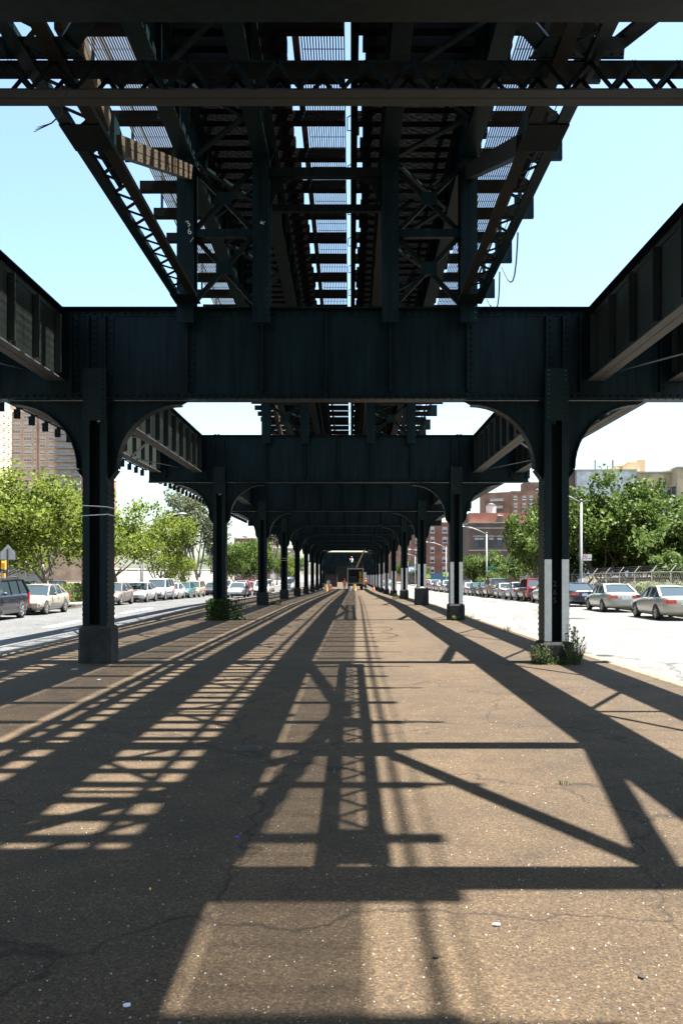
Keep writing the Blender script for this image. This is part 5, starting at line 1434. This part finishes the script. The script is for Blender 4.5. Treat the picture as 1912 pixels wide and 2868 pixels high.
for k in range(10):
    z = 30.6-k*2.75
    b = MB(); b.prism([(2.3,4.66),(6.6,2.16),(6.1,1.2),(1.8,3.7)], 'z', z-.15, z); b.prism([(1.8,3.7),(6.1,1.2),(6.15,1.3),(1.85,3.8)], 'z', z+.001, z+.85); b.build('balcony', M['blind'], o)
    for u in (11, 14.3, 17): window(o, '-y', u, z+.3, 1.3, 1.5, 1, 'trimw', plane=.8)
o = thing('corner_house', 'red brick five storey house behind the yellow crossing signs', 'building', (18.6, 238, gz(238)))
b = MB(); b.box(2.0, 9.5, 0, 16, 0, 16.6); b.box(-1.2, 1.99, 3, 16, 0, 15.2); b.build('wall', M['b_red'], o)
b = MB(); b.box(1.9, 9.6, -.1, 16, 16.6, 16.9); b.box(-1.3, 1.89, 2.9, 16, 15.2, 15.5); b.build('coping', M['stone'], o)
for k in range(5):
    z = 3.0 + k*2.72
    for u, w in ((3.7, 1.05), (7.1, 1.3), (8.9, 1.0)): window(o, '-y', u, z-.9+1, w, 1.6, 1, 'trimw', blind=.4, plane=0)
    window(o, '-y', .1, z+.1, 1.6, 1.6, 2, 'trimw', blind=.4, plane=3.0)
b = MB(); b.box(2.2, 9.4, -.06, -.002, .2, 2.9); b.build('blue_hoarding', mat('blue_painted_board', (.05,.14,.24), .7, noise=(1,4), base2=(.08,.17,.24)), o)
o = thing('corner_shop', 'shop with blue awning left of the red brick house', 'building', (16.6, 222, gz(222)))
b = MB(); b.box(-1.4, 2.6, 4, 10, 0, 4.6); b.build('wall', M['b_dark'], o)
b = MB(); b.prism([(4,4.4),(2.6,3.3),(2.6,2.9),(4,3.0)], 'x', -1.6, 2.7); b.build('awning', mat('blue_awning_cloth', (.03,.06,.30), .7, noise=(1.6,2), base2=(.06,.09,.34)), o)
b = MB(); b.box(-1.2, 2.4, 3.9, 3.99, .4, 2.8); b.build('shop_window', M['wglass'], o)
b = MB(); b.box(-1.62, 2.72, 3.9, 4.1, 4.41, 4.55); b.build('fascia', M['trimw'], o)
for q, (x, y, w, h, mk) in enumerate(((13.5, 300, 9, 15, 'b_or'), (14.5, 345, 12, 19, 'b_dark'), (15, 395, 14, 24, 'b_tan'), (-44, 330, 14, 16, 'b_red'), (-36, 390, 13, 14, 'b_tan'), (44, 250, 16, 13, 'b_red'))):
    o = thing('row_house', ['orange brick house far right of the tunnel, past the awning', 'dark brick block further along the right street', 'tan block closing the right street', 'red block far beyond the left trees', 'tan block far beyond the left street end', 'red brick block far behind the right trees'][q], 'building', (x, y, gz(y)))
    b = MB(); b.box(0, w, 0, 12, 0, h); b.build('wall', M[mk], o); b = MB(); b.box(-.1, w+.1, -.1, 12.1, h, h+.3); b.build('parapet', M['stone'], o)
    for k in range(int(h/3)):
        for u in range(int(w/3)): window(o, '-y', 1.6+u*3, 1.2+k*3, 1.3, 1.6, 1, 'trimw', plane=0)

# ------------------------------------------------------------------ street furniture
def lamp(x, y, h, side, reach, label, sign=None, group='street lamps'):
    o = thing('street_lamp', label, 'street lamp', (x, y, gz(y)), 0, group)
    b = MB(); b.tube([(0,0,0),(0,0,.5),(0,0,h)], [.13,.11,.075], 10); b.tube([(0,0,h),(0,0,h+.12)], [.10,.06], 10); b.build('pole', M['galv'], o, True)
    b = MB(); b.tube([(0,0,h-.12),(side*reach*.35,0,h+.32),(side*reach*.7,0,h+.66),(side*reach,0,h+.72)], [.05,.045,.04,.035], 8); b.build('arm', M['galv'], o, True)
    b = MB(); b.sphere((side*(reach+.25), 0, h+.72), .42, .16, .12, 10, 6); b.build('lamp_head', M['galv'], o, True)
    b = MB(); b.sphere((side*(reach+.28), 0, h+.62), .20, .12, .09, 8, 5); b.build('lens', M['clear_l'], o, True)
    return o
def plate(par, name, w, h, loc, m, t=.012):
    b = MB(); b.box(-w/2, w/2, -t, t, -h/2, h/2); o = b.build(name, m, par); o.location = loc; return o
M['sgn_w'] = mat('white_sign_face', (.68,.67,.64), .5, noise=(4,3), base2=(.58,.57,.54))
M['sgn_g'] = mat('green_street_sign', (.02,.25,.19), .5)
M['sgn_r'] = mat('red_sign_ink', (.5,.03,.03), .5)
M['sgn_k'] = mat('black_sign_ink', (.02,.02,.02), .5)
M['sgn_y'] = mat('lime_yellow_sign', (.62,.72,.02), .45)
o = lamp(15.35, 58.1, 6.75, -1, 2.4, 'street lamp with parking sign just right of the closest right column')
s = plate(o, 'parking_sign', .56, .42, (.40, -.10, 2.98), M['sgn_w'])
b = MB()
for q in range(20):
    t = 2*PI*q/20; t2 = 2*PI*(q+1)/20; b.bar((.13*math.cos(t), -.016, .13*math.sin(t)), (.13*math.cos(t2), -.016, .13*math.sin(t2)), .006, .03, up=(math.cos(t),0,math.sin(t)))
b.bar((-.09, -.017, .09), (.09, -.017, -.09), .006, .028, up=(1,0,1)); c = b.build('no_parking_ring', M['sgn_r'], s); c.location = (-.13, 0, .03)
c = glyph('letter', 'P', .19, M['sgn_k'], s); c.location = (-.13, -.0135, -.035); c.rotation_euler = (PI/2,0,0)
b = MB(); b.box(.06, .24, -.016, -.0125, -.10, -.06); b.prism([(.24,-.12),(.24,-.04),(.27,-.08)], 'y', -.016, -.0125); b.build('arrow', M['sgn_k'], s)
b = MB(); b.tube([(0,0,.9),(0,0,1.6)], .125, 10, cap=False); b.build('pasted_bills', mat('blue_white_flyers', (.55,.56,.6), .7, noise=(7,2), base2=(.08,.12,.4)), o)
o = lamp(15.35, 98.5, 6.9, -1, 2.6, 'street lamp with a green street name sign by the second right column')
plate(o, 'street_name_sign', .85, .26, (.48, -.1, 3.0), M['sgn_g']); plate(o, 'parking_sign', .45, .55, (.15, -.12, 1.9), M['sgn_w']); b = MB(); b.box(-.22,.22,-.2,-.08,.35,1.25); b.build('signal_box', M['galv'], o)
o = lamp(15.2, 139, 6.9, -1, 3.0, 'street lamp with curved arm before the red brick house'); plate(o, 'parking_sign', .5, .45, (.25,-.1,2.6), M['sgn_w'])
lamp(15.2, 178, 6.9, -1, 3.0, 'street lamp far right with its arm ending by the fourth right column')
o = lamp(15.2, 206, 6.9, -1, 3.0, 'far street lamp with a square white sign left of the brick house'); plate(o, 'white_sign', 1.05, 1.15, (.9,-.1,5.5), M['sgn_w'])
lamp(-17.0, 71.0, 6.15, 1, 3.0, 'street lamp standing among the plane trees on the left')
lamp(-17.0, 114, 6.6, 1, 3.0, 'street lamp whose arm shows right of the second left column')
o = lamp(-17.0, 150, 6.6, 1, 3.0, 'slim street lamp left of the third left column')
o = lamp(-17.0, 190, 6.8, 1, 3.2, 'far street lamp with signs between the third and fourth left columns'); plate(o, 'street_name_sign', .9, .3, (-.6,-.1,3.4), M['sgn_g']); plate(o, 'white_sign', 1.0, .9, (0,-.12,2.1), M['sgn_w'])
lamp(-17.0, 235, 6.8, 1, 3.2, 'farthest street lamp right of the fourth left column')
# signs on their own posts
o = thing('sign_post', 'grey back of a pentagon road sign on a dark post at the left edge', 'road sign', (-17.0, 43.2, gz(43)))
b = MB(); b.box(-.035, .035, -.03, .03, 0, 3.05); b.build('post', M['trimd'], o)
b = MB(); b.prism([(-.37,2.53),(.37,2.53),(.37,2.88),(0,3.28),(-.37,2.88)], 'y', .031, .040); b.build('sign_back', mat('bare_aluminium', (.36,.35,.34), .5, metal=.3, noise=(3,4), base2=(.30,.30,.29)), o)
o = thing('amber_signal', 'small amber signal on a thin pole beside the pentagon sign', 'signal', (-17.35, 43.6, gz(43)))
b = MB(); b.tube([(0,0,0),(0,0,2.4)], .03, 6); b.build('pole', M['trimd'], o)
b = MB(); b.box(-.10,.10,-.08,.08,2.05,2.5); b.sphere((0,-.09,2.38),.07,.05,.07,8,5); b.box(-.07,.07,-.06,.06,1.55,1.85); b.build('signal_head', mat('amber_signal_housing', (.72,.32,.03), .5), o)
for (x, y, z, lab) in ((15.3, 140.5, 2.55, 'lime yellow pentagon crossing sign nearer of the two, before the red brick house'), (16.2, 182, 2.2, 'lime yellow pentagon crossing sign smaller and further left')):
    o = thing('crossing_sign', lab, 'road sign', (x, y, gz(y)))
    b = MB(); b.box(-.03,.03,-.03,.03,0,z-.2); b.build('post', M['galv'], o)
    b = MB(); b.prism([(-.42,z-.4),(.42,z-.4),(.42,z+.05),(0,z+.48),(-.42,z+.05)], 'y', -.05, -.035); sf = b.build('sign_face', M['sgn_y'], o)
    b = MB()
    for sx in (-.12, .12): b.box(sx-.05, sx+.05, -.056, -.0505, z-.25, z+.02); b.sphere((sx, -.053, z+.1), .05, .004, .05, 8, 5)
    b.build('walking_figures', M['sgn_k'], sf)
# white sign hanging between the far right columns
o = thing('road_sign', 'square white sign on a post between far right columns', 'road sign', (7.9, 126, gz(126)))
b = MB(); b.box(-.03,.03,-.03,.03,0,4.3); b.build('post', M['galv'], o); plate(o, 'sign_face', .85, .62, (.0,-.05,4.0), M['sgn_w'])
# wire fence on the right
o = thing('wire_fence', 'chain link fence with slanted barbed wire arms behind the right parked cars', 'fence', (17.5, 0, 0))
FYS = [38.6 + 3.03*q for q in range(18)]
po = None
for q, y in enumerate(FYS):
    if po is None:
        b = MB(); b.tube([(0,0,-.1),(0,0,1.98)], .035, 8); b.tube([(0,0,1.95),(.30,0,2.32)], .02, 6); po = b.build('post', mat('tan_fence_pipe', (.34,.29,.22), .6, noise=(4,4), base2=(.42,.39,.33)), o); pp = po
    else:
        pp = po.copy(); col.objects.link(pp); pp.parent = o
    pp.location = (0, y, gz(y))
b = MB(); b.tube([(0,y,gz(y)+1.93) for y in FYS], .028, 7); b.tube([(0,y,gz(y)+1.05) for y in FYS[:4]], .022, 6); b.build('top_rail', M['galv'], o)
b = MB()
for d in (0, 1, 2): b.tube([(.10+.1*d, y, gz(y)+2.08+.11*d) for y in FYS], .006, 4)
b.build('barbed_wire', M['trimd'], o)
b = MB(); y0, y1 = FYS[0], FYS[-1]; hh = 1.9; stp = .30
k = int((y1-y0+hh)/stp)
for q in range(k):
    for sg in (1, -1):
        ya = y0 - hh + q*stp if sg > 0 else y0 + q*stp
        yb = ya + hh*sg
        za, zb_ = 0, hh
        if sg > 0 and ya < y0: za = y0-ya; ya = y0
        if sg > 0 and yb > y1: zb_ = hh-(yb-y1); yb = y1
        if sg < 0 and yb < y0: zb_ = hh-(y0-yb); yb = y0
        if sg < 0 and ya > y1: za = ya-y1; ya = y1
        if zb_ - za > .05: b.bar((0, ya, gz(ya)+.03+za), (0, yb, gz(yb)+.03+zb_), .005, .005, up=(1,0,0))
b.build('chain_link', mat('dull_wire', (.10,.095,.085), .6, noise=(3,4), base2=(.14,.13,.115)), o)
o = thing('earth_bank', 'brown earth bank behind the wire fence', 'bank', (21, 56, gz(56)))
b = MB(); n = 30; vs = []; fs = []
for q in range(n+1):
    y = -18 + 42*q/n
    for x, z in ((-2.6, 0), (-1.2, .55+.12*math.sin(q*1.3)), (.6, 1.35+.15*math.sin(q*.9)), (6, 1.6)): vs.append((x, y, z+.05*math.sin(q*2.7+x)))
for q in range(n):
    for j in range(3): fs.append((q*4+j, q*4+j+1, (q+1)*4+j+1, (q+1)*4+j))
b.add(vs, fs); b.build('soil_slope', M['soil'], o)
# litter and the valve cover on the pavement
for (x, y, w, h, lab, m) in ((292, 2313, .020, .010, 'white paper scrap lying at lower left of the pavement', 'tee'), (1140, 2127, .022, .010, 'crumpled white paper scrap on the sunlit pavement', 'tee'), (172, 1538, .07, .03, 'pale litter scrap near the left column base', 'tee'), (228, 1562, .04, .025, 'smaller pale scrap right of the left column base', 'tee'), (545, 1925, .013, .007, 'tiny blue wrapper on the shaded pavement', 'blue'), (1000, 2200, .022, .018, 'flat dark grey gum stain on the sunlit pavement', 'conc_d'), (345, 2045, .008, .012, 'small yellow leaf on the shaded pavement', 'coney'), (1472, 2245, .016, .022, 'dark stone chip near the lower right corner', 'conc_d')):
    Y = HC*F/(y-VY); X = (x-VX)/F*Y
    b = MB(); n = 7
    pts = [(w*math.cos(2*PI*q/n)*rnd.uniform(.7,1.2), h*math.sin(2*PI*q/n)*rnd.uniform(.7,1.2)) for q in range(n)]
    b.prism(pts, 'z', .004, .012 if m != 'conc_d' else .008)
    if m == 'blue': M['blue'] = mat('blue_wrapper', (.03,.08,.5), .4)
    o = tag(b.build('litter', M[m]), lab, 'litter'); o.location = (X, Y, .001); o.rotation_euler = (0, 0, rnd.random())
o = thing('valve_cover', 'round iron valve cover set in the pavement among the bar shadows', 'cover', (-1.08, 9.15, .003))
b = MB(); b.tube([(0,0,0),(0,0,.012)], .13, 20); b.build('lid', M['rail'], o); b = MB(); b.tube([(0,0,0),(0,0,.008)], .155, 20); b.build('rim', M['kerb'], o)
rg = random.Random(77); b = MB()
for _ in range(2600):
    y = 3.4 + 15*rg.random()**2.2; x = rg.uniform(-7, 5) * min(1, (y+2)/10); s = rg.uniform(.002, .006)*(1+.02*y)
    n = 5; a0 = rg.random()*6; pts = [(x + s*math.cos(a0+2*PI*q/n)*rg.uniform(.7,1.2), y + s*math.sin(a0+2*PI*q/n)*rg.uniform(.7,1.2)) for q in range(n)]
    zt_ = s*rg.uniform(.5,.9)
    c = (x, y, zt_); b.add([(px_, py_, 0) for px_, py_ in pts] + [((px_+x)/2, (py_+y)/2, zt_) for px_, py_ in pts], [(5,6,7,8,9)] + [(q,(q+1)%5,5+(q+1)%5,5+q) for q in range(5)])
tag(b.build('loose_grit', mat('pale_grit', (.34,.30,.25), .9, noise=(40,2), base2=(.16,.13,.11))), 'loose pale grit scattered over the pavement', 'grit', kind='stuff')

# ------------------------------------------------------------------ sky, sun, camera
EL = math.atan(1/.326); 
w = bpy.data.worlds.new('World'); sc.world = w; w.use_nodes = True
nt = w.node_tree; bg = nt.nodes['Background']
sk = nt.nodes.new('ShaderNodeTexSky'); sk.sky_type = 'NISHITA'; sk.sun_disc = False
sk.sun_elevation = EL; sk.sun_rotation = R(90); sk.air_density = 1.0; sk.dust_density = 1.6; sk.ozone_density = .8; sk.altitude = 0
tm = nt.nodes.new('ShaderNodeMix'); tm.data_type = 'RGBA'; tm.blend_type = 'MULTIPLY'; tm.inputs['Factor'].default_value = 1; tm.inputs['B'].default_value = (.95, 1.03, .98, 1)
nt.links.new(sk.outputs['Color'], tm.inputs['A']); nt.links.new(tm.outputs['Result'], bg.inputs['Color']); bg.inputs['Strength'].default_value = .05
sl = bpy.data.lights.new('sun', 'SUN'); sl.energy = 5.0; sl.angle = R(.5); sl.color = (1, .95, .87)
so = bpy.data.objects.new('sun', sl); col.objects.link(so)
d = Vector((.326, .006, 1)).normalized(); so.rotation_euler = d.to_track_quat('Z', 'Y').to_euler(); so.location = (20, 0, 60)
cam = bpy.data.cameras.new('camera'); cam.sensor_fit = 'VERTICAL'; cam.sensor_height = 36; cam.lens = 36*F/2352
cam.shift_x = (784-VX)/2352; cam.shift_y = (VY-1176)/2352
cam.clip_start = .05; cam.clip_end = 3000
co = bpy.data.objects.new('camera', cam); col.objects.link(co); co.location = (0, 0, HC); co.rotation_euler = (PI/2, 0, 0)
sc.camera = co
sc.view_settings.view_transform = 'Standard'; sc.view_settings.look = 'None'; sc.view_settings.gamma = 1; sc.view_settings.use_curve_mapping = False
sc.view_settings.exposure = 2.87
sc.cycles.max_bounces = 6; sc.cycles.diffuse_bounces = 3; sc.cycles.glossy_bounces = 2; sc.cycles.transmission_bounces = 2; sc.cycles.use_denoising = True
